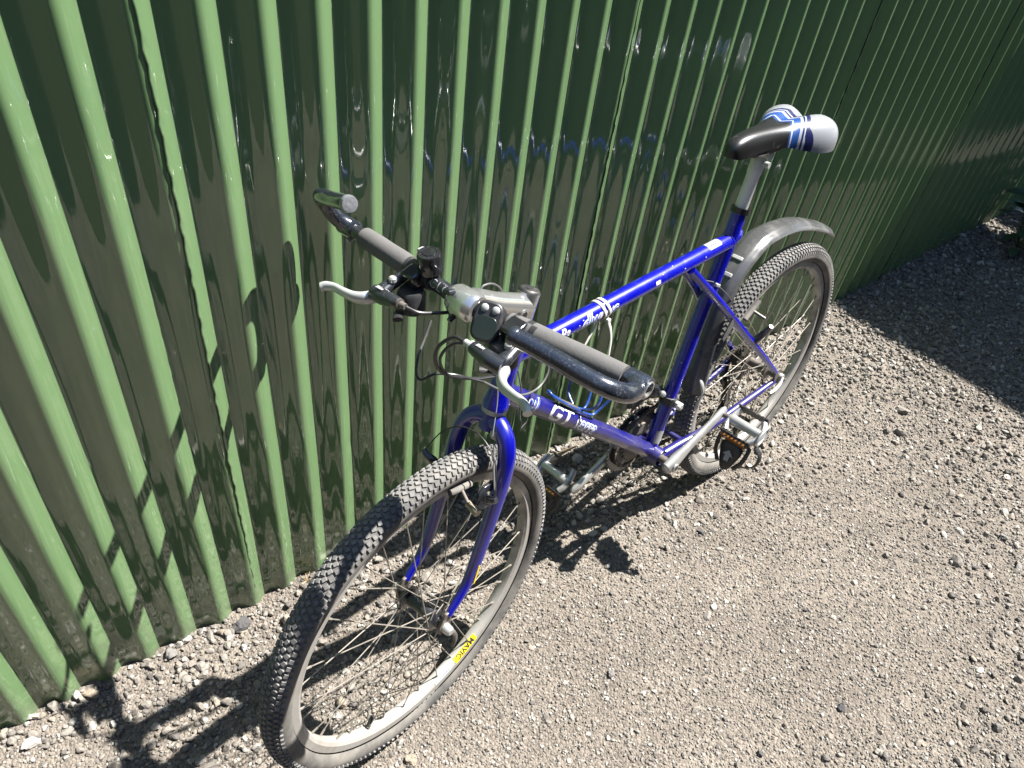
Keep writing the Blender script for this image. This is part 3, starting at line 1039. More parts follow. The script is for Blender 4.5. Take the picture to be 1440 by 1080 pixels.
# --- cable ties on the top tube
for t, tail in ((0.222, [(0, 0.016, -0.019), (-0.002, 0.022, -0.036), (-0.003, 0.025, -0.060), (0.0, 0.027, -0.088)]),
                (0.210, [(0, 0.002, -0.021), (0.008, 0.003, -0.032), (0.020, 0.004, -0.046), (0.034, 0.004, -0.064)])):
    c = TT_B + unit(TT_A - TT_B) * t
    mb = MB()
    ring = [c + V(0.004 * math.sin(w), math.cos(w) * 0.0178, math.sin(w) * 0.0178) for w in np.linspace(0, 2 * math.pi, 28, endpoint=False)]
    mb.tube(ring, 0.0030, 8, closed=True, side=(1, 0, 0), ry=0.0010)
    h = c + V(*tail[0])
    mb.box(h, (0.007, 0.006, 0.006))
    mb.tube(spline([c + V(*q) for q in tail], 6), [0.0030, 0.0030, 0.0026], 8, side=(1, 0, 0), ry=0.0011)
    mb.build('cable_tie', 'white_tie', bike)

# --- seat post, clamp, saddle
clamp = MB().lathe([(0.0155, -0.006), (0.0195, -0.0055), (0.0195, 0.0055), (0.0155, 0.006)], ST_TOP + SD * 0.004, SD, 24).build('seat_clamp', 'black_shiny', bike)
MB().cyl(ST_TOP + V(-0.022, 0.012, 0.0), ST_TOP + V(-0.022, -0.016, 0.0), 0.0045, n=12).build('clamp_bolt', 'brass', clamp)
P0, P1 = ST_TOP - SD * 0.05, V(0.2485, 0, 0.9358) + SD * 0.012
post = MB().tube([P0, P1 - SD * 0.035, P1 - SD * 0.033, P1 - SD * 0.012, P1], [0.0132, 0.0132, 0.0145, 0.0145, 0.012], 20).build('seat_post', 'post', bike)
HD = V(0.247, 0, 0.957)
MB().cyl(HD + V(0, -0.022, 0), HD + V(0, 0.022, 0), 0.013, n=16).build('post_head', 'alu_dull', post)
MB().box(HD + V(0.0, 0, 0.008), (0.045, 0.050, 0.010)).build('rail_clamp', 'steel', post, bevel=0.002)
MB().cyl(HD + V(0.012, 0.018, -0.016), HD + V(0.012, 0.030, -0.016), 0.006, n=10).build('clamp_nut', 'alu_dull', post)


def saddle_mesh():
    # stations from nose to tail: x, half width, crown height, side drop, groove depth
    st = [(0.368, 0.004, 0.985, 0.010, 0), (0.364, 0.013, 0.996, 0.022, 0), (0.352, 0.019, 1.005, 0.034, 0), (0.325, 0.0225, 1.010, 0.039, 0), (0.29, 0.0245, 1.009, 0.037, 0), (0.25, 0.029, 1.007, 0.035, 0),
          (0.215, 0.037, 1.006, 0.038, 0.001), (0.190, 0.050, 1.0065, 0.046, 0.003), (0.160, 0.066, 1.008, 0.056, 0.006), (0.130, 0.077, 1.009, 0.062, 0.010), (0.104, 0.079, 1.006, 0.060, 0.014), (0.084, 0.074, 0.999, 0.050, 0.017), (0.070, 0.064, 0.988, 0.034, 0.014), (0.061, 0.048, 0.975, 0.018, 0.008), (0.057, 0.026, 0.966, 0.006, 0.003)]
    n = 33
    xs = np.linspace(0, 1, len(st))
    fine = np.linspace(0, 1, 40)
    arr = np.array(st)
    cols = [np.interp(fine, xs, arr[:, k]) for k in range(5)]
    # smooth
    for k in range(5):
        c = cols[k]
        for _ in range(2):
            c[1:-1] = 0.25 * c[:-2] + 0.5 * c[1:-1] + 0.25 * c[2:]
    vs, fs = [], []
    for x, w, zc, dr, gd in zip(*cols):
        for j in range(n):
            t = -1 + 2 * j / (n - 1)
            yy = math.sin(t * math.pi / 2 * 1.12) / math.sin(math.pi / 2) * w
            fall = dr * (abs(t) ** 2.5)
            grv = gd * math.exp(-(t / 0.16) ** 2)
            lobe = 0.004 * math.sin(math.pi * min(1, abs(t) * 1.3)) * (w > 0.045)
            vs.append((x + (0.008 * (abs(t) ** 2) if x < 0.1 else 0) + gd * 1.2 * math.exp(-(t / 0.22) ** 2) * (x < 0.1), yy, zc - fall - grv + lobe))
    m = len(fine)
    for i in range(m - 1):
        for j in range(n - 1):
            k = i * n + j
            fs.append((k, k + 1, k + n + 1, k + n))
    fs.append(tuple(range(n)))
    fs.append(tuple((m - 1) * n + j for j in range(n - 1, -1, -1)))
    # underside
    for i in range(m - 1):
        fs.append((i * n, (i + 1) * n, (i + 1) * n + n - 1, i * n + n - 1))
    return MB().add(vs, fs)


saddle = saddle_mesh().build('saddle', 'saddle', bike, angle=60)
for s in (1, -1):
    MB().tube(spline([V(0.34, 0.004 * s, 0.975), V(0.31, 0.016 * s, 0.968), V(0.27, 0.021 * s, 0.963), V(0.22, 0.022 * s, 0.963), V(0.17, 0.03 * s, 0.966), V(0.12, 0.042 * s, 0.978)], 5), 0.0035, 10).build('saddle_rail', 'steel', saddle)
MB().box((0.075, 0.0, 0.972), (0.012, 0.085, 0.018)).build('saddle_bumper', 'grey_plastic', saddle, bevel=0.004)

# --- rear mudguard
GP = spline([V(-0.238, -0.020, 0.628), V(-0.205, -0.020, 0.650), V(-0.150, -0.020, 0.677), V(-0.070, -0.0195, 0.708), V(0.004, -0.019, 0.729), V(0.080, -0.018, 0.739), V(0.150, -0.017, 0.734), V(0.232, -0.014, 0.688), V(0.271, -0.011, 0.634), V(0.304, -0.007, 0.556), V(0.325, -0.003, 0.468), V(0.332, 0, 0.42)], 6)


def guard_mesh():
    N = len(GP)
    t = np.gradient(GP, axis=0)
    t /= np.linalg.norm(t, axis=1)[:, None]
    prof = []
    m = 21
    for j in range(m):
        u = -1 + 2 * j / (m - 1)
        y = 0.0325 * math.sin(u * 1.45) / math.sin(1.45)
        h = -0.0165 * (1 - math.cos(u * 1.45)) + (0.0022 if abs(u) < 0.42 else 0.0)
        prof.append((y, h))
    prof += [(y * 0.93, h - 0.0024) for y, h in prof[::-1]]
    K = len(prof)
    vs, fs = [], []
    for i in range(N):
        nrm = V(-t[i][2], 0, t[i][0])
        s = 0.84 + 0.16 * math.sqrt(min(1, i / 6))
        low = 1.0 + 0.25 * max(0, (i - N * 0.72) / (N * 0.28))
        for y, h in prof:
            vs.append(GP[i] + V(0, y * s * low, 0) + nrm * (h * s))
    for i in range(N - 1):
        for k in range(K):
            k2 = (k + 1) % K
            fs.append((i * K + k, i * K + k2, (i + 1) * K + k2, (i + 1) * K + k))
    fs.append(tuple(range(K)))
    fs.append(tuple((N - 1) * K + k for k in range(K - 1, -1, -1)))
    return MB().add(vs, fs)


guard = guard_mesh().build('rear_mudguard', 'guard', bike, angle=50)
for q in (40, 43):
    c = GP[q]
    tt = unit(GP[q + 1] - GP[q - 1])
    nn = V(-tt[2], 0, tt[0])
    if nn @ (c - V(0, 0, RW)) < 0:
        nn = -nn
    MB().box(c + nn * 0.003, (0.010, 0.026, 0.006), ax=(tt, (0, 1, 0), nn)).build('guard_clip', 'grey_plastic', guard, bevel=0.002)
MB().tube(spline([V(0.305, 0.010, 0.470), V(0.322, 0.030, 0.452), V(0.318, 0.036, 0.425), V(0.326, 0.034, 0.395), V(0.318, 0.030, 0.378)], 5), 0.0055, 10, side=(1, 0, 0), ry=0.0025).build('guard_bracket', 'alu_dull', guard)
MB().extrude([(0.0, 0.0), (0.05, -0.032), (0.044, -0.046), (0.022, -0.040), (-0.006, -0.012)], V(0.275, 0.043, 0.622), unit(V(0.6, 0, -0.3)), unit(V(0.3, 0, 0.6)), (0, 1, 0), 0.003).build('guard_strap', 'guard', guard)


# ------------------------------------------------------------------ wheels
def rot_y(a):
    return Matrix.Rotation(a, 4, 'Y')


def tread_mesh(nrow, seed):
    r = np.random.default_rng(seed)
    mb = MB()
    Rc = RW - RT
    rows = [(-0.16, 0.0, 0.0085, 0.0075), (0.16, 0.5, 0.0085, 0.0075), (-0.52, 0.5, 0.0085, 0.0082), (0.52, 0.0, 0.0085, 0.0082), (-0.90, 0.0, 0.0075, 0.0085), (0.90, 0.5, 0.0075, 0.0085), (-1.22, 0.5, 0.0052, 0.0065), (1.22, 0.0, 0.0052, 0.0065)]
    for phi, ph, lt, lc in rows:
        for k in range(nrow):
            th = 2 * math.pi * (k + ph) / nrow
            er = V(math.cos(th), 0, math.sin(th))
            tg = V(-math.sin(th), 0, math.cos(th))
            nrm = er * math.cos(phi) + V(0, 1, 0) * math.sin(phi)
            cr = -er * math.sin(phi) + V(0, 1, 0) * math.cos(phi)
            yaw = (0.45 if phi > 0 else -0.45) * (1 if abs(phi) < 0.7 else 0.25)
            a1 = tg * math.cos(yaw) + cr * math.sin(yaw)
            a2 = -tg * math.sin(yaw) + cr * math.cos(yaw)
            c = er * Rc + nrm * (RT - 0.0025)
            mb.box(c, (lt * r.uniform(0.92, 1.06), lc * r.uniform(0.92, 1.06), 0.0058), ax=(a1, a2, nrm), taper=0.80)
    return mb


def wheel(name, local, hub_w, flange_l, flange_r, seed, dark_spokes):
    w = empty(name, bike, local)
    Rc = RW - RT
    # tyre carcass
    prof = []
    for a in np.linspace(-2.45, 2.45, 25):
        prof.append((Rc + (RT - 0.0022) * math.cos(a), (RT - 0.0022) * math.sin(a)))
    ty = MB().lathe(prof, (0, 0, 0), (0, 1, 0), 128)
    ty.build('tyre', 'rubber', w, angle=60)
    tr = tread_mesh(160, seed).build('tread', 'tread', w, smooth=False)
    tr['kind'] = 'stuff'
    # rim: braking walls, hook edges, rounded bed
    rp = [(0.2865, -0.0125), (0.2870, -0.0108), (0.2855, -0.0098), (0.2800, -0.0098), (0.2800, 0.0098), (0.2855, 0.0098), (0.2870, 0.0108), (0.2865, 0.0125),
          (0.2740, 0.0122), (0.2725, 0.0112), (0.2685, 0.0090), (0.2668, 0.0055), (0.2662, 0.0), (0.2668, -0.0055), (0.2685, -0.0090), (0.2725, -0.0112), (0.2740, -0.0122)]
    MB().lathe(rp, (0, 0, 0), (0, 1, 0), 128, close_profile=True).build('rim', 'rim', w, angle=28)
    # hub
    hw = hub_w / 2
    hp = [(0.0048, -hw - 0.012), (0.0048, -hw), (0.011, -hw), (0.011, flange_r - 0.005), (0.0225, flange_r - 0.0018), (0.0225, flange_r + 0.0018), (0.013, flange_r + 0.006), (0.0115, 0), (0.013, flange_l - 0.006), (0.0225, flange_l - 0.0018), (0.0225, flange_l + 0.0018), (0.011, flange_l + 0.005), (0.011, hw), (0.0048, hw), (0.0048, hw + 0.012)]
    MB().lathe(hp, (0, 0, 0), (0, 1, 0), 28).build('hub', 'steel' if dark_spokes else 'black_metal', w)
    # spokes: four families sharing mesh data
    for side, fy in ((1, flange_l), (-1, flange_r)):
        for lead in (1, -1):
            a0 = lead * R_(78)
            p0 = V(0.0205 * math.sin(a0), fy + 0.002 * side * lead, 0.0205 * math.cos(a0))
            p1 = V(0, 0.003 * side, 0.2672)
            mid = (p0 + p1) / 2
            mb = MB()
            mb.tube([p0, mid, p1], 0.00105, 6)
            pn = p1 + unit(p0 - p1) * 0.013
            mb.tube([p1, pn], [0.0022, 0.0019], 6)
            me = mb.mesh('spoke', 'spoke')
            for k in range(9):
                ang = 2 * math.pi * (k + (0.0 if side > 0 else 0.25) + (0.0 if lead > 0 else 0.5)) / 9
                link('spoke', me, w, rot_y(ang + 0.12 * seed))
    return w


rear = wheel('rear_wheel', Matrix.Translation((0, 0, RW)), 0.124, 0.034, -0.022, 2, True)
front = wheel('front_wheel', S4 @ Matrix.Translation(Vector(FA)), 0.094, 0.034, -0.034, 1, False)

# valve, stickers on the front rim
va = R_(-57)
vd = V(math.cos(va), 0, math.sin(va))
MB().tube([vd * 0.268, vd * 0.262, vd * 0.2615, vd * 0.240, vd * 0.238], [0.0048, 0.0048, 0.0042, 0.0042, 0.003], 12).build('valve', 'black_plastic', front)


RIM_SEC = [(0.2752, 0.0128), (0.2740, 0.0127), (0.2722, 0.0117), (0.2681, 0.0094), (0.2663, 0.0057), (0.2656, 0.0010)]
_q = np.r_[0, np.cumsum([math.dist(a, b) for a, b in zip(RIM_SEC[:-1], RIM_SEC[1:])])]


def rim_pt(a, q, lift):
    """point on the rim, a = angle, q = distance measured from the tyre side round to the bed"""
    r = float(np.interp(q, _q, [p[0] for p in RIM_SEC])) - lift
    y = float(np.interp(q, _q, [p[1] for p in RIM_SEC])) + lift * 0.6
    return (math.cos(a) * r, y, math.sin(a) * r)


def rim_sticker(parent, a0, a1, mat, name, q0, q1):
    n, m = 16, 10
    vs = [rim_pt(a0 + (a1 - a0) * i / n, q0 + (q1 - q0) * j / m, 0.0003) for i in range(n + 1) for j in range(m + 1)]
    fs = [(i * (m + 1) + j, i * (m + 1) + j + 1, (i + 1) * (m + 1) + j + 1, (i + 1) * (m + 1) + j) for i in range(n) for j in range(m)]
    return MB().add(vs, fs).build(name, mat, parent, smooth=False)


def rim_text(parent, s, a0, size, mat, q_base, squeeze=1.0, lift=0.0007):
    """letters with their tops towards the tyre"""
    vs, fs = text_polys(s, size, 0, 0.0004, 1.05)
    mb = MB()
    for tri in subdivide_polys(vs, fs, 0.002):
        mb.add([rim_pt(a0 + x * squeeze / 0.27, q_base - q, lift) for x, q in tri], [(0, 1, 2)])
    return mb.build('lettering', mat, parent, smooth=False)


# ------------------------------------------------------------------ fork and headset (turned with the bars)
hs_ = MB().lathe([(0.0150, -0.010), (0.0205, -0.009), (0.0215, -0.002), (0.0220, 0.0)], axis_at(HT_BOT), U, 28)
hs_.build('lower_headset', 'alu_dull', bike, S4)
MB().lathe([(0.0205, 0.0), (0.0215, 0.004), (0.0205, 0.012), (0.0185, 0.013), (0.0190, 0.021), (0.0185, 0.027), (0.013, 0.028)], axis_at(HT_TOP), U, 28).build('upper_headset', 'black_shiny', bike, S4)
steer_tube = MB().tube([axis_at(0.665), axis_at(0.700)], [0.0175, 0.0170], 24).build('fork_crown', 'blue_fork', bike, S4)
for s in (1, -1):
    c = axis_at(0.690)
    pts = [axis_at(0.684) + V(0, 0.002 * s, 0), axis_at(0.681) + V(0.003, 0.022 * s, 0), axis_at(0.667) + V(0.004, 0.040 * s, 0), axis_at(0.640) + V(0.003, 0.0515 * s, 0), axis_at(0.60) + V(0.001, 0.0552 * s, 0), axis_at(0.54) + V(0, 0.0552 * s, 0),
           axis_at(0.45) + V(0.002, 0.0545 * s, 0), axis_at(0.395) + V(0.010, 0.054 * s, 0), FA + V(-0.012, 0.0535 * s, 0.022)]
    leg = MB().tube(spline(pts, 6), [0.0155, 0.0152, 0.0150, 0.0145, 0.0138, 0.0120, 0.0098, 0.0070], 20, side=(1, 0, 0)).build('fork_leg', 'blue_fork', bike, S4)
    dro = MB().extrude([(-0.016, 0.030), (-0.004, 0.030), (0.013, 0.008), (0.013, -0.010), (0.006, -0.016), (0.002, -0.004), (-0.004, -0.004), (-0.006, -0.018), (-0.014, -0.010)], FA + V(0, 0.0535 * s, 0), (1, 0, 0), (0, 0, 1), (0, 1, 0), 0.006)
    dro.build('fork_dropout', 'steel', bike, S4, bevel=0.001)
    mbn = MB().lathe([(0.0001, 0.016), (0.006, 0.016), (0.0085, 0.013), (0.0095, 0.004), (0.0095, 0.0)], FA + V(0, 0.0565 * s, 0), (0, s, 0), 16)
    mbn.build('axle_nut', 'alu', bike, S4)
# quick-release lever lying back along the left dropout
MB().tube(spline([FA + V(0, 0.066, 0), FA + V(-0.008, 0.072, -0.012), FA + V(-0.010, 0.073, -0.032), FA + V(-0.006, 0.070, -0.050)], 5), [0.006, 0.005, 0.005, 0.0035], 10, side=(1, 0, 0), ry=0.0028).build('quick_release', 'steel', bike, S4)
MB().lathe([(0.0001, 0.004), (0.007, 0.0035), (0.010, 0.0), (0.010, -0.012), (0.006, -0.014)], axis_at(0.672) + V(0.014, 0.026, 0.0), unit(V(0.8, 0.5, 0.1)), 18).build('cable_hanger', 'alu_dull', bike, S4)
# small label on the left fork leg
lp = axis_at(0.415) + V(0.006, 0.0545, 0)
MB().box(lp + V(-0.004, 0.0105, 0.006), (0.004, 0.0012, 0.040), ax=((0.94, 0, 0.33), (0, 1, 0), U)).build('fork_sticker', 'yellow', bike, S4)

# cantilever brakes at the front
for s in (1, -1):
    boss = axis_at(0.565) + V(0.022, 0.052 * s, 0.006)
    arm = MB().tube(spline([boss, boss + V(0.010, 0.010 * s, 0.022), boss + V(0.013, 0.022 * s, 0.030), boss + V(0.012, 0.030 * s, 0.036)], 5), [0.0085, 0.0078, 0.0062, 0.005], 12).build('brake_arm', 'black_metal', bike, S4)
    pl_ = [(0.955, 0.570), (0.962, 0.586), (0.981, 0.601), (1.003, 0.604), (1.019, 0.592), (1.029, 0.577), (1.022, 0.571), (1.008, 0.583), (0.995, 0.588), (0.982, 0.580), (0.968, 0.562)]
    MB().extrude(pl_, V(0, 0.046 * s, 0), (1, 0, 0), (0, 0, 1), (0, 1, 0), 0.007).build('brake_plate', 'black_metal', arm, bevel=0.0015)
    MB().cyl(V(0.960, 0.050 * s, 0.571), V(0.960, 0.060 * s, 0.571), 0.0065, n=14).build('plate_bolt', 'alu_dull', arm)
    MB().cyl(V(1.026, 0.036 * s, 0.576), V(1.030, 0.060 * s, 0.572), 0.0072, n=14).build('plate_bolt', 'brass', arm)
    MB().cyl(boss + V(-0.012, 0, -0.004), boss + V(0.014, 0, 0.005), 0.0085, n=14).build('arm_pivot', 'alu_dull', arm)
    padc = FA + unit(V(-0.26, 0, 0.95)) * 0.2785 + V(0.0, 0.0185 * s, 0)
    tdir = unit(V(0.95, 0, 0.26))
    pad = MB().tube([padc - tdir * 0.026, padc - tdir * 0.022, padc + tdir * 0.022, padc + tdir * 0.026], [0.0045, 0.0065, 0.0065, 0.0045], 12, side=(0, 1, 0), ry=0.0058).build('brake_pad', 'rubber', bike, S4)
    MB().cyl(padc, padc + V(0.010, 0.026 * s, -0.008), 0.0032, n=10).build('pad_post', 'steel', pad)

# ------------------------------------------------------------------ stem, bar, controls
ST = V(0.8641, 0, 0.896)
CL = V(1.005, 0, 0.934)
stem = MB().tube([axis_at(0.815), axis_at(0.838), axis_at(0.844), axis_at(0.893)], [0.0125, 0.0125, 0.0172, 0.0178], 24).build('stem', 'chrome', bike, S4)
MB().tube([axis_at(0.872) + V(0.002, 0, 0), axis_at(0.872) * 0.45 + CL * 0.55 + V(0, 0, 0.001), CL + V(-0.016, 0, -0.002)], [0.0185, 0.0172, 0.0178], 24, side=(0, 1, 0)).build('stem_extension', 'chrome', stem)
MB().lathe([(0.0001, 0.0052), (0.006, 0.0052), (0.0065, 0.0042), (0.0145, 0.0045), (0.0169, 0.0025), (0.0177, 0.0)], axis_at(0.893), U, 24).build('stem_cap', 'black_plastic', stem)
MB().lathe([(0.0130, -0.0235), (0.0190, -0.0230), (0.0222, -0.0170), (0.0225, 0.0), (0.0222, 0.0170), (0.0190, 0.0230), (0.0130, 0.0235)], CL, (0, 1, 0), 28).build('bar_clamp', 'chrome', stem)
MB().cyl(V(0.897, 0.0135, 0.872), V(0.897, 0.0195, 0.872), 0.0062, n=16).build('stem_bolt', 'black_print', stem)
MB().cyl(V(0.897, 0.012, 0.872), V(0.897, 0.0188, 0.872), 0.0095, n=18).build('bolt_boss', 'chrome', stem)
for z, x in ((0.019, 0.012), (-0.022, 0.010)):
    MB().cyl(CL + V(x, -0.012, z), CL + V(x + 0.010, -0.013, z + (0.002 if z > 0 else -0.004)), 0.0042, n=12).build('clamp_bolt', 'black_metal', stem)


def bar(y):
    return V(1.005 - 0.02 * abs(y) / 0.275, y, 0.934 + 0.004 * abs(y) / 0.275)


ys = np.linspace(-0.272, 0.272, 41)
hb = MB().tube([bar(y) for y in ys], [0.0113 + 0.0016 * (abs(y) < 0.03) for y in ys], 20).build('handlebar', 'black_metal', bike, S4)
# outlined maker's letters on the right half of the bar
tv, tf = text_polys('CLC', 0.019, 0, -0.0002, 1.15)
tris = subdivide_polys(tv, tf, 0.003)
mb = MB()
for tri in tris:
    out = []
    for x, q in tri:
        c = bar(-0.066 + x)
        w = 0.75 + (q - 0.007) / 0.0113
        out.append(c + V(math.cos(w) * 0.0118, 0, math.sin(w) * 0.0118))
    mb.add(out, [(0, 1, 2)])
mb.build('lettering', 'grey_plastic', hb, smooth=False)
for s, y0, y1 in ((1, 0.075, 0.250), (-1, 0.118, 0.228)):
    yy = np.linspace(y0, y1, 14) * s
    MB().tube([bar(y) for y in yy], [0.0158, 0.0166, 0.0163, 0.0160, 0.0164, 0.0160, 0.0156], 22).build('grip', 'grip', bike, S4)

# bar ends: clamp at the bar's tip, forward stub, long inward hook
pl = [V(0.984, 0.262, 0.938), V(1.006, 0.277, 0.944), V(1.036, 0.281, 0.960), V(1.058, 0.268, 0.974), V(1.066, 0.240, 0.980), V(1.069, 0.205, 0.984), V(1.073, 0.170, 0.988), V(1.077, 0.146, 0.991)]
pr = [V(0.984, -0.262, 0.938), V(0.999, -0.277, 0.954), V(1.014, -0.282, 0.980), V(1.028, -0.274, 1.000), V(1.036, -0.255, 1.010), V(1.044, -0.222, 1.020), V(1.056, -0.182, 1.035), V(1.060, -0.168, 1.039)]
for s, pts in ((1, pl), (-1, pr)):
    sp_ = spline(pts, 6)
    be = MB().tube(sp_, [0.0132, 0.0128, 0.0122, 0.0118, 0.0116, 0.0116, 0.0116, 0.0116], 20).build('bar_end', 'black_scratched', bike, S4)
    MB().lathe([(0.0112, -0.016), (0.0150, -0.0145), (0.0152, 0.013), (0.0142, 0.016), (0.0100, 0.0165), (0.0092, 0.006)], bar(0.268 * s), (0, s, 0), 24).build('end_clamp', 'black_scratched', be)
    MB().lathe([(0.0106, 0.0), (0.0106, 0.002), (0.0088, 0.002), (0.0088, -0.003)], bar(0.268 * s) + V(0, 0.0160 * s, 0), (0, s, 0), 24).build('end_ring', 'chrome', be)
    tip, td = sp_[-1], unit(sp_[-1] - sp_[-3])
    MB().lathe([(0.0115, -0.004), (0.0120, -0.003), (0.0122, 0.002), (0.0113, 0.0055), (0.008, 0.0062), (0.0001, 0.0058)], tip, td, 22).build('end_plug', 'clear_film' if s < 0 else 'black_scratched', be)
    MB().cyl(bar(0.262 * s) + V(-0.010, 0, -0.014), bar(0.262 * s) + V(0.010, 0, -0.018), 0.0045, n=10).build('clamp_screw', 'alu_dull', be)

# brake levers and shifter pods
for s in (1, -1):
    cb = bar(0.112 * s)
    lv = empty('brake_lever', bike, S4)
    MB().lathe([(0.0116, -0.010), (0.0165, -0.009), (0.0165, 0.009), (0.0116, 0.010)], cb, (0, 1, 0), 22).build('lever_clamp', 'black_plastic', lv)
    # V-shaped body: from the clamp forward to the pivot, with the barrel end reaching inward
    piv = V(1.046, 0.108 * s, 0.929)
    MB().tube(spline([cb + V(0.012, 0, -0.002), V(1.028, 0.112 * s, 0.931), V(1.052, 0.114 * s, 0.926), V(1.064, 0.112 * s, 0.922)], 5), [0.0085, 0.0095, 0.0110, 0.0105], 14, side=(0, 1, 0), ry=0.0085).build('lever_body', 'black_metal', lv)
    MB().tube(spline([V(1.063, 0.120 * s, 0.922), V(1.066, 0.100 * s, 0.925), V(1.066, 0.080 * s, 0.928), V(1.065, 0.070 * s, 0.9285)], 5), [0.0120, 0.0118, 0.0100, 0.0085], 14, side=(0, 0, 1)).build('lever_body', 'black_metal', lv)
    MB().tube([V(1.065, 0.071 * s, 0.9285), V(1.065, 0.066 * s, 0.9287), V(1.065, 0.0655 * s, 0.9287), V(1.0645, 0.056 * s, 0.929)], [0.0078, 0.0078, 0.0052, 0.0046], 14).build('barrel_adjuster', 'steel' if s < 0 else 'alu_dull', lv)
    MB().lathe([(0.0001, 0.004), (0.004, 0.0035), (0.0058, 0.0015), (0.0060, -0.004)], V(1.040, 0.109 * s, 0.9395), (0, 0, 1), 14).build('pivot_screw', 'alu', lv)
    blade = spline([V(1.058, 0.120 * s, 0.915), V(1.074, 0.128 * s, 0.914), V(1.084, 0.142 * s, 0.914), V(1.089, 0.160 * s, 0.916), V(1.091, 0.176 * s, 0.917), V(1.096, 0.188 * s, 0.916), V(1.1005, 0.1935 * s, 0.914)], 6)
    MB().tube(blade, [0.0110, 0.0105, 0.0088, 0.0075, 0.0070, 0.0074, 0.0070], 14, side=(0, 0, 1), ry=[0.0072, 0.007, 0.006, 0.0052, 0.0048, 0.0055, 0.006]).build('lever_blade', 'lever', lv)
    bv_, bf_ = text_polys('Shim', 0.007, 0.2, 0.0004)
    xm = max(v[0] for v in bv_)
    out = []
    for x, q in bv_:
        yy = (0.112 - x * 1.1) if s > 0 else -(0.092 + (xm - x) * 1.1) + 0.0
        yy = (0.078 + x * 1.0) if s > 0 else (-0.112 + x * 1.0)
        out.append((1.0665 - (q - 0.0025) * 1.0 * (1 if s else 1), yy, 0.9385))
    MB().add(out, bf_).build('lettering', 'grey_plastic', lv, smooth=False)
    # shifter pod under the bar with its round cover and thumb paddle
    sh = empty('gear_shifter', bike, S4)
    pc = bar(0.088 * s) + V(0.026, 0.0, -0.030)
    MB().tube([pc + V(0, 0, 0.020), pc + V(0, 0, 0.014), pc + V(0.002, 0, -0.012), pc + V(0.003, 0, -0.017)], [0.017, 0.0205, 0.0215, 0.016], 22).build('pod_body', 'black_plastic', sh)
    MB().lathe([(0.0116, -0.009), (0.0160, -0.008), (0.0160, 0.008), (0.0116, 0.009)], bar(0.088 * s), (0, 1, 0), 20).build('pod_clamp', 'black_plastic', sh)
    MB().box(bar(0.094 * s) + V(0.014, 0, 0.004), (0.030, 0.028, 0.024), ax=(unit(V(1, 0, -0.25)), (0, 1, 0), unit(V(0.25, 0, 1)))).build('pod_window', 'black_shiny', sh, bevel=0.004)
    MB().tube(spline([pc + V(0.004, 0.010 * s, -0.010), pc + V(0.020, 0.006 * s, -0.012), pc + V(0.036, -0.010 * s, -0.010)], 4), [0.006, 0.0062, 0.0075], 12, side=(0, 1, 0), ry=0.004).build('thumb_paddle', 'black_plastic', sh)

# bell on the right half of the bar
bell = empty('bell', bike, S4)
bc = bar(-0.076) + V(-0.002, 0, 0.012)
bu = unit(V(0.10, 0, 1))
MB().lathe([(0.0001, 0.0345), (0.0095, 0.0343), (0.0102, 0.0332), (0.0115, 0.0338), (0.0162, 0.0325), (0.0178, 0.0295), (0.0180, 0.0120), (0.0182, 0.0060), (0.0182, 0.0030), (0.0165, 0.0020), (0.0001, 0.002)], bc, bu, 32).build('bell_dome', 'black_shiny', bell)
MB().lathe([(0.0116, -0.006), (0.0142, -0.0055), (0.0142, 0.0055), (0.0116, 0.006)], bar(-0.076), (0, 1, 0), 20).build('bell_clamp', 'black_plastic', bell)
MB().box(bc + V(-0.008, -0.023, 0.0230), (0.012, 0.016, 0.0045), ax=((1, 0, 0), (0, 1, 0.2), (0, -0.2, 1))).build('bell_striker', 'grey_plastic', bell, bevel=0.0015)

# bicycle computer on the left half
comp = empty('bicycle_computer', bike, S4)
cc = bar(0.054) + V(0.024, 0.004, 0.008)
cz = unit(V(0.66, 0.34, 0.56))
cx_ = unit(np.cross(V(-0.30, 1, 0), cz))
cy_ = np.cross(cz, cx_)
outl = []
for w in np.linspace(0, 2 * math.pi, 40, endpoint=False):
    c, s = math.cos(w), math.sin(w)
    outl.append((0.0275 * np.sign(c) * abs(c) ** 0.62, 0.0195 * np.sign(s) * abs(s) ** 0.62))
MB().extrude(outl, cc, cx_, cy_, cz, 0.016).build('computer_case', 'black_plastic', comp, bevel=0.003)
MB().extrude([(u * 0.56 + 0.0085, v * 0.80) for u, v in outl], cc + cz * 0.0084, cx_, cy_, cz, 0.0012).build('computer_screen', 'screen', comp, bevel=0.0005)
for v in (0.0082, -0.0072):
    MB().lathe([(0.0001, 0.0026), (0.0035, 0.0024), (0.0052, 0.0012), (0.0056, 0.0)], cc + cz * 0.0080 - cx_ * 0.0165 + cy_ * v, cz, 18).build('computer_button', 'grey_plastic', comp)
MB().lathe([(0.0130, -0.008), (0.0158, -0.0075), (0.0158, 0.0075), (0.0130, 0.008)], bar(0.050), (0, 1, 0), 20).build('computer_mount', 'black_plastic', comp)


# ------------------------------------------------------------------ cables
def cable(pts, r, mat, st=True, name='cable'):
    return MB().tube(spline(pts, 8), r, 8).build(name, mat, bike, S4 if st else None)


bl, br_ = V(1.0645, 0.056, 0.929), V(1.0645, -0.056, 0.929)
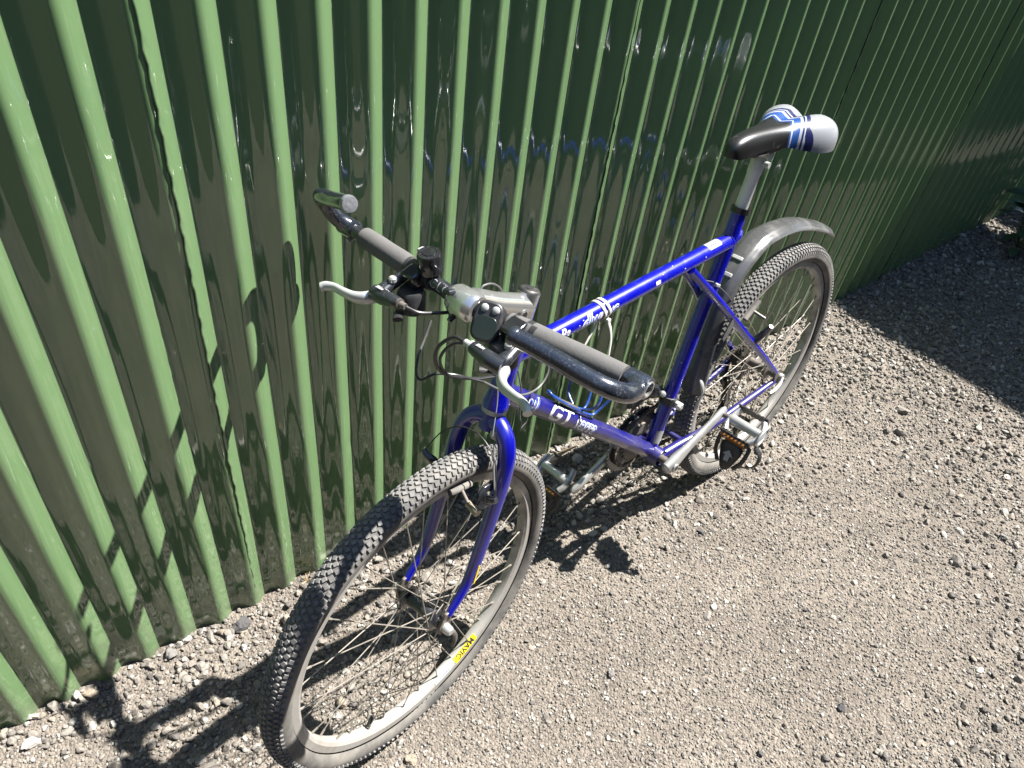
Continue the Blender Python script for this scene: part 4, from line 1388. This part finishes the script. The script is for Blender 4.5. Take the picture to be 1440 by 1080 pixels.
# left lever: loops forward and down to the right of the head tube
cable([bl, V(1.0642, 0.035, 0.9257), V(1.0735, 0.018, 0.9077), V(1.0718, 0.008, 0.8788), V(1.0543, 0.004, 0.8433), V(1.0187, 0.006, 0.8153), V(0.9798, 0.010, 0.794), V(0.943, 0.012, 0.7798)], 0.0026, 'cable_black')
cable([V(1.051, 0.056, 0.9162), V(1.0587, 0.035, 0.9137), V(1.0655, 0.018, 0.8941), V(1.0624, 0.008, 0.8675), V(1.043, 0.004, 0.8318), V(1.0103, 0.008, 0.8116), V(0.9844, 0.020, 0.7956)], 0.0022, 'cable_black')
cable([V(0.9844, 0.020, 0.7956), V(0.9477, 0.032, 0.7618), V(0.9059, 0.036, 0.7335), V(0.8651, 0.034, 0.7231), V(0.838, 0.030, 0.7352), V(0.828, 0.020, 0.760)], 0.0019, 'cable_grey')
# right lever: short run that dives behind the clamp
cable([br_, V(1.0494, -0.045, 0.9176), V(1.026, -0.030, 0.9139), V(1.0097, -0.022, 0.9105), V(0.985, -0.014, 0.895), V(0.955, 0.0, 0.84)], 0.0026, 'cable_black')
cable([V(1.0079, -0.066, 0.8753), V(1.0236, -0.062, 0.8548), V(1.0449, -0.055, 0.8362)], 0.0019, 'cable_grey')
cable([V(1.0449, -0.055, 0.8362), V(1.0636, -0.040, 0.8236), V(1.0635, -0.030, 0.8162), V(1.0468, -0.018, 0.824), V(1.0244, 0.0, 0.8203), V(0.9924, 0.010, 0.7999), V(0.955, 0.014, 0.785)], 0.0019, 'cable_black')
cable([V(0.970, -0.020, 0.910), V(0.9564, -0.020, 0.9225), V(0.9478, -0.020, 0.9283), V(0.9317, -0.018, 0.9258), V(0.9185, -0.014, 0.9147), V(0.9121, -0.012, 0.900)], 0.0016, 'cable_grey')
# front brake: bare wire down from the headset to the hanger and on to the left arm, black link over the tyre
hg = axis_at(0.672) + V(0.018, 0.026, 0.0)
cable([V(0.955, 0.014, 0.81), axis_at(0.74) + V(0.024, 0.014, 0), hg + V(0.004, 0.0, 0.004)], 0.0009, 'alu_dull', name='brake_wire')
la = axis_at(0.565) + V(0.034, 0.080, 0.042)
cable([hg + V(0.004, 0.004, -0.006), hg * 0.45 + la * 0.55 + V(0.002, 0, 0), la], 0.0017, 'cable_grey', name='brake_wire')
ra_ = axis_at(0.565) + V(0.034, -0.080, 0.042)
cable([la, V(0.992, 0.060, 0.650), V(0.982, 0.025, 0.678), V(0.982, -0.020, 0.678), V(0.992, -0.058, 0.650), ra_], 0.0011, 'cable_black', name='brake_wire')
# loose wires beside the down tube
cable([V(0.905, 0.022, 0.775), V(0.903, 0.030, 0.735), V(0.902, 0.028, 0.690), V(0.90, 0.030, 0.665)], 0.0013, 'cable_grey', st=False)
cable([V(0.915, 0.030, 0.730), V(0.897, 0.036, 0.705), V(0.892, 0.036, 0.675), V(0.905, 0.036, 0.665)], 0.0011, 'cable_grey', st=False)
cable([V(0.44, -0.012, 0.760), V(0.37, -0.004, 0.722), V(0.33, 0.008, 0.705), V(0.318, 0.012, 0.695)], 0.0014, 'cable_grey', st=False)
cable([V(0.318, 0.012, 0.695), V(0.26, 0.018, 0.64), V(0.22, 0.03, 0.57), V(0.175, 0.036, 0.535)], 0.0013, 'cable_grey', st=False)
MB().box(V(0.322, 0.012, 0.697), (0.018, 0.010, 0.008), ax=(unit(V(1, 0, 0.6)), (0, 1, 0), unit(V(-0.6, 0, 1)))).build('cable_stop', 'alu_dull', bike, bevel=0.002)

# ------------------------------------------------------------------ bottle cage on the down tube (blue coated wire)
cg = empty('bottle_cage', bike)
dd = unit(DT_B - DT_A)
nn = unit(V(-dd[2], 0, dd[0]))
nn = nn if nn[2] > 0 else -nn
c0 = DT_A + dd * 0.215 + nn * 0.0225


def cgp(t, h, y):
    return c0 + dd * t + nn * h + V(0, y, 0)


MB().tube(spline([cgp(-0.075, 0.004, -0.010), cgp(-0.086, 0.008, 0.0), cgp(-0.075, 0.004, 0.010), cgp(0.0, 0.0, 0.011), cgp(0.060, 0.0, 0.011), cgp(0.082, 0.010, 0.013), cgp(0.084, 0.062, 0.024), cgp(0.080, 0.070, 0.000), cgp(0.084, 0.062, -0.024), cgp(0.082, 0.010, -0.013), cgp(0.06, 0.0, -0.011), cgp(0, 0, -0.011)], 6), 0.0027, 10, closed=True).build('cage_wire', 'cage', cg)
MB().tube(spline([cgp(0.030, 0.002, 0.011), cgp(0.028, 0.020, 0.034), cgp(0.024, 0.046, 0.034), cgp(0.022, 0.066, 0.014), cgp(0.040, 0.068, 0.006)], 6), 0.0029, 10).build('cage_arm', 'cage', cg)
MB().tube(spline([cgp(0.030, 0.002, -0.011), cgp(0.028, 0.020, -0.034), cgp(0.024, 0.046, -0.034), cgp(0.022, 0.066, -0.014), cgp(0.040, 0.068, -0.006)], 6), 0.0029, 10).build('cage_arm', 'cage', cg)
MB().box(cgp(-0.015, 0.0015, 0), (0.085, 0.024, 0.004), ax=(dd, (0, 1, 0), nn)).build('cage_plate', 'steel', cg, bevel=0.001)

# ------------------------------------------------------------------ drivetrain
CA = -0.4543
cv = 0.17 * V(math.cos(CA), 0, math.sin(CA))
for s, e in ((1, BB - cv), (-1, BB + cv)):
    ci = BB + V(0, 0.062 * s, 0)
    co = e + V(0, 0.076 * s, 0)
    q = unit(co - ci)
    arm = MB().tube([ci - q * 0.020, ci - q * 0.013, ci + q * 0.015, ci + q * 0.06, co - q * 0.03, co + q * 0.006, co + q * 0.015], [0.011, 0.0188, 0.0180, 0.0125, 0.0120, 0.0145, 0.009], 20, side=np.cross(q, V(0, 1, 0)), ry=[0.008, 0.0125, 0.0125, 0.0085, 0.0075, 0.0080, 0.005]).build('crank_arm', 'alu', bike)
    MB().cyl(ci + V(0, 0.0125 * s, 0), ci + V(0, 0.0155 * s, 0), 0.0095, n=18).build('crank_cap', 'alu_dull', arm)
    MB().cyl(ci + V(0, 0.015 * s, 0), ci + V(0, 0.0162 * s, 0), 0.0062, n=14).build('bolt_hole_disc', 'black_print', arm)  # raised black disc, its colour standing for the shade in the bolt hole
MB().cyl(BB + V(0, -0.055, 0), BB + V(0, 0.055, 0), 0.010, n=16).build('crank_axle', 'steel', bike)


def cog(r, teeth, y, o, th=0.0025, hole=0.5):
    outl, inn = [], []
    for k in range(teeth * 4):
        w = 2 * math.pi * k / (teeth * 4)
        rr = r + (0.0035 if k % 4 in (1, 2) else -0.001)
        outl.append((rr * math.cos(w), rr * math.sin(w)))
        inn.append((r * hole * math.cos(w), r * hole * math.sin(w)))
    m = len(outl)
    vs = []
    for yy in (-th / 2, th / 2):
        vs += [(o[0] + u, o[1] + y + yy, o[2] + v) for u, v in outl]
        vs += [(o[0] + u, o[1] + y + yy, o[2] + v) for u, v in inn]
    fs = []
    for k in range(m):
        j = (k + 1) % m
        fs += [(k, j, m + j, m + k), (2 * m + k, 3 * m + k, 3 * m + j, 2 * m + j), (k, 2 * m + k, 2 * m + j, j), (m + k, m + j, 3 * m + j, 3 * m + k)]
    return MB().add(vs, fs)


for r, t, y in ((0.085, 42, -0.052), (0.065, 32, -0.045), (0.045, 22, -0.038)):
    cog(r, t, y, BB, 0.003, 0.78 if r > 0.05 else 0.55).build('chainring', 'black_metal' if r > 0.08 else 'steel', bike, smooth=False)
for k in range(5):
    w = 2 * math.pi * k / 5 + 0.3
    MB().cyl(BB + V(0, -0.046, 0), BB + V(0.070 * math.cos(w), -0.048, 0.070 * math.sin(w)), 0.0085, 0.006, 10).build('spider_arm', 'alu_dull', bike)
for k, r in enumerate((0.056, 0.050, 0.045, 0.040, 0.035, 0.030, 0.026)):
    cog(r, int(r * 500), -0.026 - 0.0048 * k, V(0, 0, 0), 0.002, 0.45).build('sprocket', 'chain', rear, smooth=False)
# chain: alternating link plates along the run
RDP = V(0.030, -0.045, 0.245)
path = []
for w in np.linspace(math.pi * 0.55, -math.pi * 0.45, 18):
    path.append(BB + V(0.0665 * math.cos(w), -0.045, 0.0665 * math.sin(w)))
path += list(np.linspace(path[-1], RDP + V(0.014, 0, -0.070), 14)[1:])
path += [RDP + V(0.0, 0, -0.083), RDP + V(-0.014, 0, -0.072), RDP + V(-0.004, 0, -0.040), RDP + V(0.012, 0, -0.020), RDP + V(0.014, 0, 0.010)]
for w in np.linspace(-0.2 * math.pi, -1.45 * math.pi, 16):
    path.append(V(0.041 * math.cos(w), -0.045, RW + 0.041 * math.sin(w)))
path += [path[-1] * (1 - t) + path[0] * t for t in np.linspace(0, 1, 16)[1:-1]]
path = np.array(path + [path[0]])
seg = np.r_[0, np.cumsum(np.linalg.norm(np.diff(path, axis=0), axis=1))]
nl = int(seg[-1] / 0.0127)
mb = MB()
for k in range(nl):
    a = np.array([np.interp(seg[-1] * k / nl, seg, path[:, c]) for c in range(3)])
    b = np.array([np.interp(seg[-1] * (k + 1) / nl, seg, path[:, c]) for c in range(3)])
    d = unit(b - a)
    w = 0.0034 if k % 2 else 0.0022
    for s in (1, -1):
        mb.box((a + b) / 2 + V(0, w * s, 0), (0.0165, 0.0011, 0.0078), ax=(d, (0, 1, 0), np.cross(d, V(0, 1, 0))))
    mb.cyl(a + V(0, -0.0036, 0), a + V(0, 0.0036, 0), 0.0026, n=6)
ch = mb.build('chain', 'chain', bike, smooth=False)
ch['kind'] = 'stuff'
# rear derailleur
rd = empty('rear_derailleur', bike)
MB().tube(spline([V(0.006, -0.074, RW - 0.014), V(0.018, -0.072, RW - 0.034), V(0.040, -0.060, RW - 0.060), RDP + V(0.006, -0.006, 0.006)], 5), [0.011, 0.010, 0.011, 0.009], 14).build('parallelogram', 'black_metal', rd)
for s in (-0.007, 0.007):
    MB().extrude([(0.010, 0.012), (-0.008, 0.010), (-0.014, -0.080), (-0.006, -0.092), (0.010, -0.088)], RDP + V(0, s, 0), (1, 0, 0), (0, 0, 1), (0, 1, 0), 0.002).build('cage_plate', 'steel', rd)
for dz in (-0.004, -0.074):
    cog(0.018, 11, 0, RDP + V(-0.002, 0, dz), 0.005, 0.4).build('jockey_wheel', 'black_plastic', rd, smooth=False)
# front derailleur and its clamp
fd = empty('front_derailleur', bike)
fc = BB + SD * 0.136
MB().lathe([(0.0160, -0.010), (0.0190, -0.009), (0.0190, 0.009), (0.0160, 0.010)], fc, SD, 24).build('derailleur_clamp', 'black_plastic', fd)
MB().box(fc + V(-0.004, 0.026, -0.004), (0.012, 0.018, 0.015)).build('clamp_lug', 'alu_dull', fd, bevel=0.002)
MB().cyl(fc + V(0.000, 0.030, 0.0), fc + V(0.010, 0.033, 0.001), 0.0052, n=12).build('clamp_bolt', 'alu', fd)
MB().tube(spline([fc + V(0.012, -0.016, 0.018), fc + V(0.034, -0.020, 0.040), fc + V(0.044, -0.005, 0.045)], 4), [0.010, 0.009, 0.006], 12).build('linkage', 'black_metal', fd)
MB().lathe([(0.0001, 0.006), (0.005, 0.005), (0.007, 0.0), (0.007, -0.006)], fc + V(0.040, 0.008, 0.040), (0.6, 0.6, 0.3), 12).build('cable_bolt', 'alu', fd)
for y in (-0.040, -0.054):
    MB().extrude([(-0.055, 0.010), (0.03, 0.030), (0.055, 0.010), (0.06, -0.010), (0.02, 0.004), (-0.05, -0.012)], fc + V(0.02, y, -0.012), (1, 0, 0), (0, 0, 1), (0, 1, 0), 0.002).build('cage_plate', 'steel', fd)


# ------------------------------------------------------------------ pedals
def pedal(end, s, tilt):
    """end = outer face of the crank's eye, s = +1 left / -1 right; tilt turns the body round the spindle"""
    p = empty('pedal', bike)
    Y = V(0, s, 0)
    F = V(math.cos(tilt), 0, math.sin(tilt))      # from the spindle to the reflector and toe clip
    N = V(-math.sin(tilt), 0, math.cos(tilt))
    if s < 0:
        pass

    def at(y, f, n):
        return end + Y * y + F * f + N * n
    MB().cyl(at(-0.012, 0, 0), at(0.020, 0, 0), 0.0065, n=14).build('spindle', 'steel', p)
    body = MB()
    body.tube([at(0.014, 0, 0), at(0.022, 0, 0), at(0.080, 0, 0), at(0.096, 0, 0)], [0.0095, 0.0125, 0.0105, 0.0125], 16)
    body.tube(spline([at(0.024, -0.030, 0), at(0.019, -0.012, 0), at(0.018, 0.012, 0), at(0.024, 0.030, 0)], 5), 0.0065, 12, side=Y, ry=0.010)
    body.tube(spline([at(0.084, -0.032, 0), at(0.094, -0.014, 0), at(0.095, 0.014, 0), at(0.084, 0.032, 0)], 5), 0.0070, 12, side=Y, ry=0.011)
    body.build('pedal_body', 'alu', p)
    ringp = [at(0.100, 0.024 * math.cos(w), 0.0135 * math.sin(w)) for w in np.linspace(0, 2 * math.pi, 24, endpoint=False)]
    MB().tube(ringp, 0.0035, 8, closed=True, side=Y, ry=0.0045).build('end_ring', 'alu', p)
    for sg in (-1, 1):
        # serrated cage plate: a strip with square teeth on both edges
        outl = []
        L, T = 0.078, 8
        for k in range(T):
            u0 = -L / 2 + L * k / T
            outl += [(u0, 0.0115), (u0 + L / T * 0.15, 0.0145), (u0 + L / T * 0.55, 0.0145), (u0 + L / T * 0.7, 0.0115)]
        outl += [(u, -v) for u, v in outl[::-1]]
        MB().extrude(outl, at(0.055, 0.036 * sg, 0), Y, N, F, 0.0028).build('cage_plate', 'black_plastic', p)
    MB().box(at(0.054, 0.0425, 0.001), (0.062, 0.017, 0.008), ax=(Y, N, F)).build('pedal_reflector', 'reflector', p, bevel=0.0012)
    MB().box(at(0.054, 0.0385, 0.0), (0.070, 0.021, 0.003), ax=(Y, N, F)).build('reflector_frame', 'black_plastic', p, bevel=0.001)
    # toe clip: two arms from the front plate that meet in a broad curved toe
    clip = MB()
    for yy in (0.018, 0.092):
        clip.tube(spline([at(yy, 0.036, -0.008), at(yy, 0.050, -0.018), at(0.055 + (yy - 0.055) * 0.90, 0.068, -0.034), at(0.055 + (yy - 0.055) * 0.55, 0.084, -0.050)], 5), 0.0050, 10, side=Y, ry=0.0022)
    vs, fs = [], []
    cl = [(0.043, -0.010, 0.012), (0.050, -0.016, 0.027), (0.060, -0.026, 0.026), (0.072, -0.037, 0.021), (0.084, -0.049, 0.015), (0.093, -0.057, 0.009)]
    for f_, n_, hw in cl:
        for u in (-1, -0.4, 0.4, 1):
            vs.append(at(0.055 + hw * u, f_ - 0.004 * abs(u) ** 2, n_))
    for i in range(len(cl) - 1):
        for j in range(3):
            k = i * 4 + j
            fs.append((k, k + 1, k + 5, k + 4))
    co = MB().add(vs, fs).build('toe_clip', 'black_plastic', p)
    md = co.modifiers.new('thick', 'SOLIDIFY')
    md.thickness = 0.003
    clip.build('toe_clip_arm', 'black_plastic', p)
    tl = [(-0.013, 0.0), (0.0, 0.013), (0.013, 0.0), (0.0055, 0.0), (0.0055, -0.014), (-0.0055, -0.014), (-0.0055, 0.0)]
    MB().extrude(tl, at(0.055, 0.0680, -0.0290), Y, unit(-F * 0.75 + N * 0.66), unit(F * 0.66 + N * 0.75), 0.006).build('clip_emblem', 'grey_plastic', p)
    MB().tube(spline([at(0.100, 0.026, -0.006), at(0.116, 0.036, -0.024), at(0.112, 0.056, -0.044), at(0.084, 0.074, -0.050)], 6), 0.0060, 10, side=F, ry=0.0014).build('toe_strap', 'black_plastic', p)
    return p


pedal(BB - cv + V(0, 0.084, 0), 1, R_(-28))
pedal(BB + cv + V(0, -0.084, 0), -1, R_(-35))

# rear brake seen under the left seat stay
for s in (1, -1):
    bo = V(0.158, 0.050 * s, 0.505)
    ba = MB().tube(spline([bo, bo + V(-0.012, 0.012 * s, 0.020), bo + V(-0.010, 0.024 * s, 0.045)], 4), [0.009, 0.008, 0.005], 12).build('brake_arm', 'black_metal', bike)
    pc2 = unit(V(0.45, 0, 0.72)) * 0.2785 + V(0, 0.0185 * s, RW)
    td2 = unit(V(-0.72, 0, 0.45))
    MB().tube([pc2 - td2 * 0.028, pc2 + td2 * 0.028], 0.0068, 12, side=(0, 1, 0), ry=0.0058).build('brake_pad', 'rubber', bike)
    MB().cyl(pc2, pc2 + V(-0.010, 0.032 * s, -0.012), 0.0038, n=10).build('pad_post', 'steel', ba)
MB().tube([V(-0.0, 0.069, RW), V(0.0, 0.078, RW)], 0.0095, 16).build('axle_nut', 'alu_dull', bike)
MB().tube(spline([V(0, 0.074, RW), V(0.014, 0.080, RW - 0.010), V(0.034, 0.080, RW - 0.018), V(0.052, 0.078, RW - 0.022)], 4), [0.006, 0.005, 0.0055, 0.004], 10, side=(0, 1, 0), ry=0.003).build('quick_release', 'alu_dull', bike)

# front rim stickers, on the braking wall that faces the camera
rim_sticker(front, R_(-120.5), R_(-106.5), 'yellow', 'rim_sticker', 0.0012, 0.0150)
rim_text(front, 'MAVIC', R_(-119.0), 0.0155, 'black_print', 0.0135, 1.05)
rim_sticker(front, R_(-104), R_(-94), 'grey_plastic', 'rim_sticker', 0.002, 0.0120)
rim_sticker(front, R_(-102.5), R_(-97), 'blue_print', 'rim_sticker', 0.0060, 0.0085)


# ------------------------------------------------------------------ individual stones, a stick, the plant in the far corner
def stone(x, y, size, mat, label, seed, sq=(1.2, 0.9, 0.75), rot=0.3):
    bv, bf = rock_shape(2, seed, 9)
    bv = bv * np.array(sq) * size
    c, s = math.cos(rot), math.sin(rot)
    bv = bv @ np.array([[c, s, 0], [-s, c, 0], [0, 0, 1]])
    z = float(ground_z(x, y))
    me = np_mesh('stone', bv, bf, mat)
    o = link('stone', me)
    o.location = (x, y, z + size * sq[2] * 0.55)
    return tag(o, label, 'stone', 'single stones lying on the gravel')


def px_ground(u, v, z=0.0):
    d = CAM_ROWS.T @ V((u - 720) / FPX, (v - 540) / FPX, 1)
    t = (z - CAM[2]) / d[2]
    return (CAM + d * t)[:2]


for i, (u, v, sz, mt, lb) in enumerate([
        (340, 884, 0.019, 'stone_dark', 'dark rough lump of stone against the foot of the fence left of the tyre'),
        (948, 736, 0.0085, 'stone_pale', 'small round white stone right of the pedal shadow'),
        (985, 748, 0.009, 'stone_dark', 'flat dark brown stone just right of the white stone'),
        (858, 950, 0.010, 'stone_grey', 'pointed dark grey stone standing alone right of the front wheel, lower middle'),
        (1181, 998, 0.011, 'stone_dark', 'dark brown stone near the bottom edge right of the middle'),
        (1066, 1062, 0.007, 'stone_dark', 'tiny black stone at the bottom edge'),
        (1130, 860, 0.006, 'stone_dark', 'tiny black round stone in the middle of the bare dusty ground'),
        (1003, 855, 0.008, 'stone_pale', 'whitish chip in the dusty ground below the pedal'),
        (1268, 695, 0.008, 'stone_dark', 'black chip in the open gravel at the right'),
        (1412, 755, 0.012, 'stone_grey', 'rounded grey stone near the right edge'),
        (1372, 798, 0.008, 'stone_dark', 'dark chip just left of the big grey stone at the right edge'),
        (1434, 798, 0.013, 'stone_grey', 'big grey stone cut by the right edge'),
        (230, 905, 0.014, 'stone_grey', 'blocky grey stone at the fence foot beneath the third rib'),
        (120, 962, 0.013, 'stone_tan', 'beige stone touching the fence near the left edge'),
        (48, 1052, 0.014, 'stone_pale', 'pale flat stone in the lower left corner'),
        (480, 990, 0.011, 'stone_tan', 'reddish beige stone seen between the front spokes'),
        (578, 1070, 0.012, 'stone_tan', 'smooth tan oval stone under the front tyre at the bottom edge'),
        (1376, 374, 0.016, 'stone_pale', 'white stone in the far shade near the plant'),
        (1362, 366, 0.008, 'stone_pale', 'small white chip in the far shade'),
]):
    x, y = px_ground(u, v)
    y = max(y, float(fence_y(x)) + 0.022)
    stone(x, y, sz, mt, lb, 300 + i, rot=i * 0.9)

p = px_ground(772, 640)
sx, sy = p[0], max(p[1], float(fence_y(p[0])) + 0.03)
MB().tube(spline([V(sx - 0.06, sy + 0.02, 0.030), V(sx, sy + 0.018, 0.040), V(sx + 0.05, sy + 0.035, 0.055), V(sx + 0.09, sy + 0.045, 0.060)], 5), [0.002, 0.006, 0.008, 0.006], 8).build('dry_stick', 'wood_stick')
tag(bpy.data.objects['dry_stick'], 'pale dry splinter of wood lying by the fence behind the front wheel', 'stick')

tx, ty = px_ground(427, 818)
ty = max(ty, float(fence_y(tx)) + 0.020)
tuft = empty('dry_grass_tuft', label='tiny pale tuft of dry grass at the fence foot left of the front tyre', cat='grass tuft')
tuft.location = (tx, ty, float(ground_z(tx, ty)))
for k in range(16):
    a = random.uniform(0, 6.28)
    q = random.uniform(0.010, 0.022)
    MB().tube(spline([V(0, 0, 0), V(q * 0.4 * math.cos(a), q * 0.4 * math.sin(a), 0.012), V(q * math.cos(a), q * math.sin(a), random.uniform(0.012, 0.024))], 3), [0.0007, 0.0006, 0.0003], 4).build('blade', 'leaf_dry', tuft)

for k in range(6):
    t_ = random.uniform(0.10, LT - 0.05)
    w_ = random.uniform(-0.4, 1.7)
    e_ = random.uniform(0.0007, 0.0018)
    tube_patch(top_tube, TT_B, TT_A, 0.0162, t_, t_ + e_ * 1.6, w_, w_ + e_ / 0.0162, 'white_print', 'paint_chip', lift=0.0003)
for k in range(8):
    t_ = random.uniform(0.06, 0.48)
    w_ = random.uniform(-0.6, 1.2)
    e_ = random.uniform(0.0007, 0.0018)
    tube_patch(seat_tube, ST_TOP, BB, 0.0158, t_, t_ + e_ * 1.6, w_, w_ + e_ / 0.0158, 'white_print', 'paint_chip', lift=0.0003)

plant = empty('leafy_plant', label='low green leafy plant in the dark far corner by the fence', cat='plant')
px_, py_ = px_ground(1432, 352)
plant.location = (px_, py_, 0)
lv_, lf_ = [], []
for i in range(7):
    t = i / 6
    w = 0.5 * math.sin(math.pi * min(1, t * 1.02) ** 0.8) + (0.02 if i < 6 else 0)
    for u in (-1, -0.5, 0, 0.5, 1):
        lv_.append((t, w * u * 0.62, 0.10 * abs(u) * w - 0.16 * t * t))
for i in range(6):
    for j in range(4):
        k = i * 5 + j
        lf_.append((k, k + 1, k + 6, k + 5))
leaf_me = MB().add(lv_, lf_).mesh('leaf', 'leaf')
for k in range(5):
    a = random.uniform(0, 6.28)
    MB().tube(spline([V(0, 0, -0.01), V(0.03 * math.cos(a), 0.03 * math.sin(a), 0.06), V(0.09 * math.cos(a), 0.07 * math.sin(a), 0.14 + 0.03 * k)], 4), [0.004, 0.003, 0.0015], 6).build('stem', 'stem', plant)
for k in range(46):
    a = random.uniform(0, 6.28)
    r = random.uniform(0.02, 0.16)
    o = link('leaf', leaf_me, plant)
    o.location = (r * math.cos(a), 0.7 * r * math.sin(a), random.uniform(0.03, 0.22))
    o.rotation_euler = (random.uniform(-0.5, 0.5), random.uniform(-0.6, 0.5), a + random.uniform(-0.7, 0.7))
    s = random.uniform(0.045, 0.085)
    o.scale = (s, s, s)
dry_me = leaf_me.copy()
dry_me.materials.clear()
dry_me.materials.append(M['leaf_dry'])
for i, (u, v) in enumerate([(1402, 349), (1413, 357), (1428, 345), (1437, 356), (1424, 359)]):
    x, y = px_ground(u, v)
    o = link('dry_leaf', dry_me)
    o.location = (x, y, float(ground_z(x, y)) + 0.022)
    o.rotation_euler = (0.3 * i, -0.2, 1.3 * i)
    s = 0.035 + 0.006 * (i % 3)
    o.scale = (s, s, s)
    tag(o, ['leftmost pale dry leaf under the far leafy plant', 'pale dry leaf second from the left under the far plant', 'pale dry leaf farthest back under the far plant', 'pale dry leaf at the right edge under the far plant', 'pale dry leaf nearest the camera under the far plant'][i], 'leaf', 'dry leaves under the far plant')

if hasattr(scene, "cycles"):
    scene.cycles.max_bounces = 4
    scene.cycles.diffuse_bounces = 2
    scene.cycles.glossy_bounces = 3
scene.render.resolution_x = 1024
scene.render.resolution_y = 768
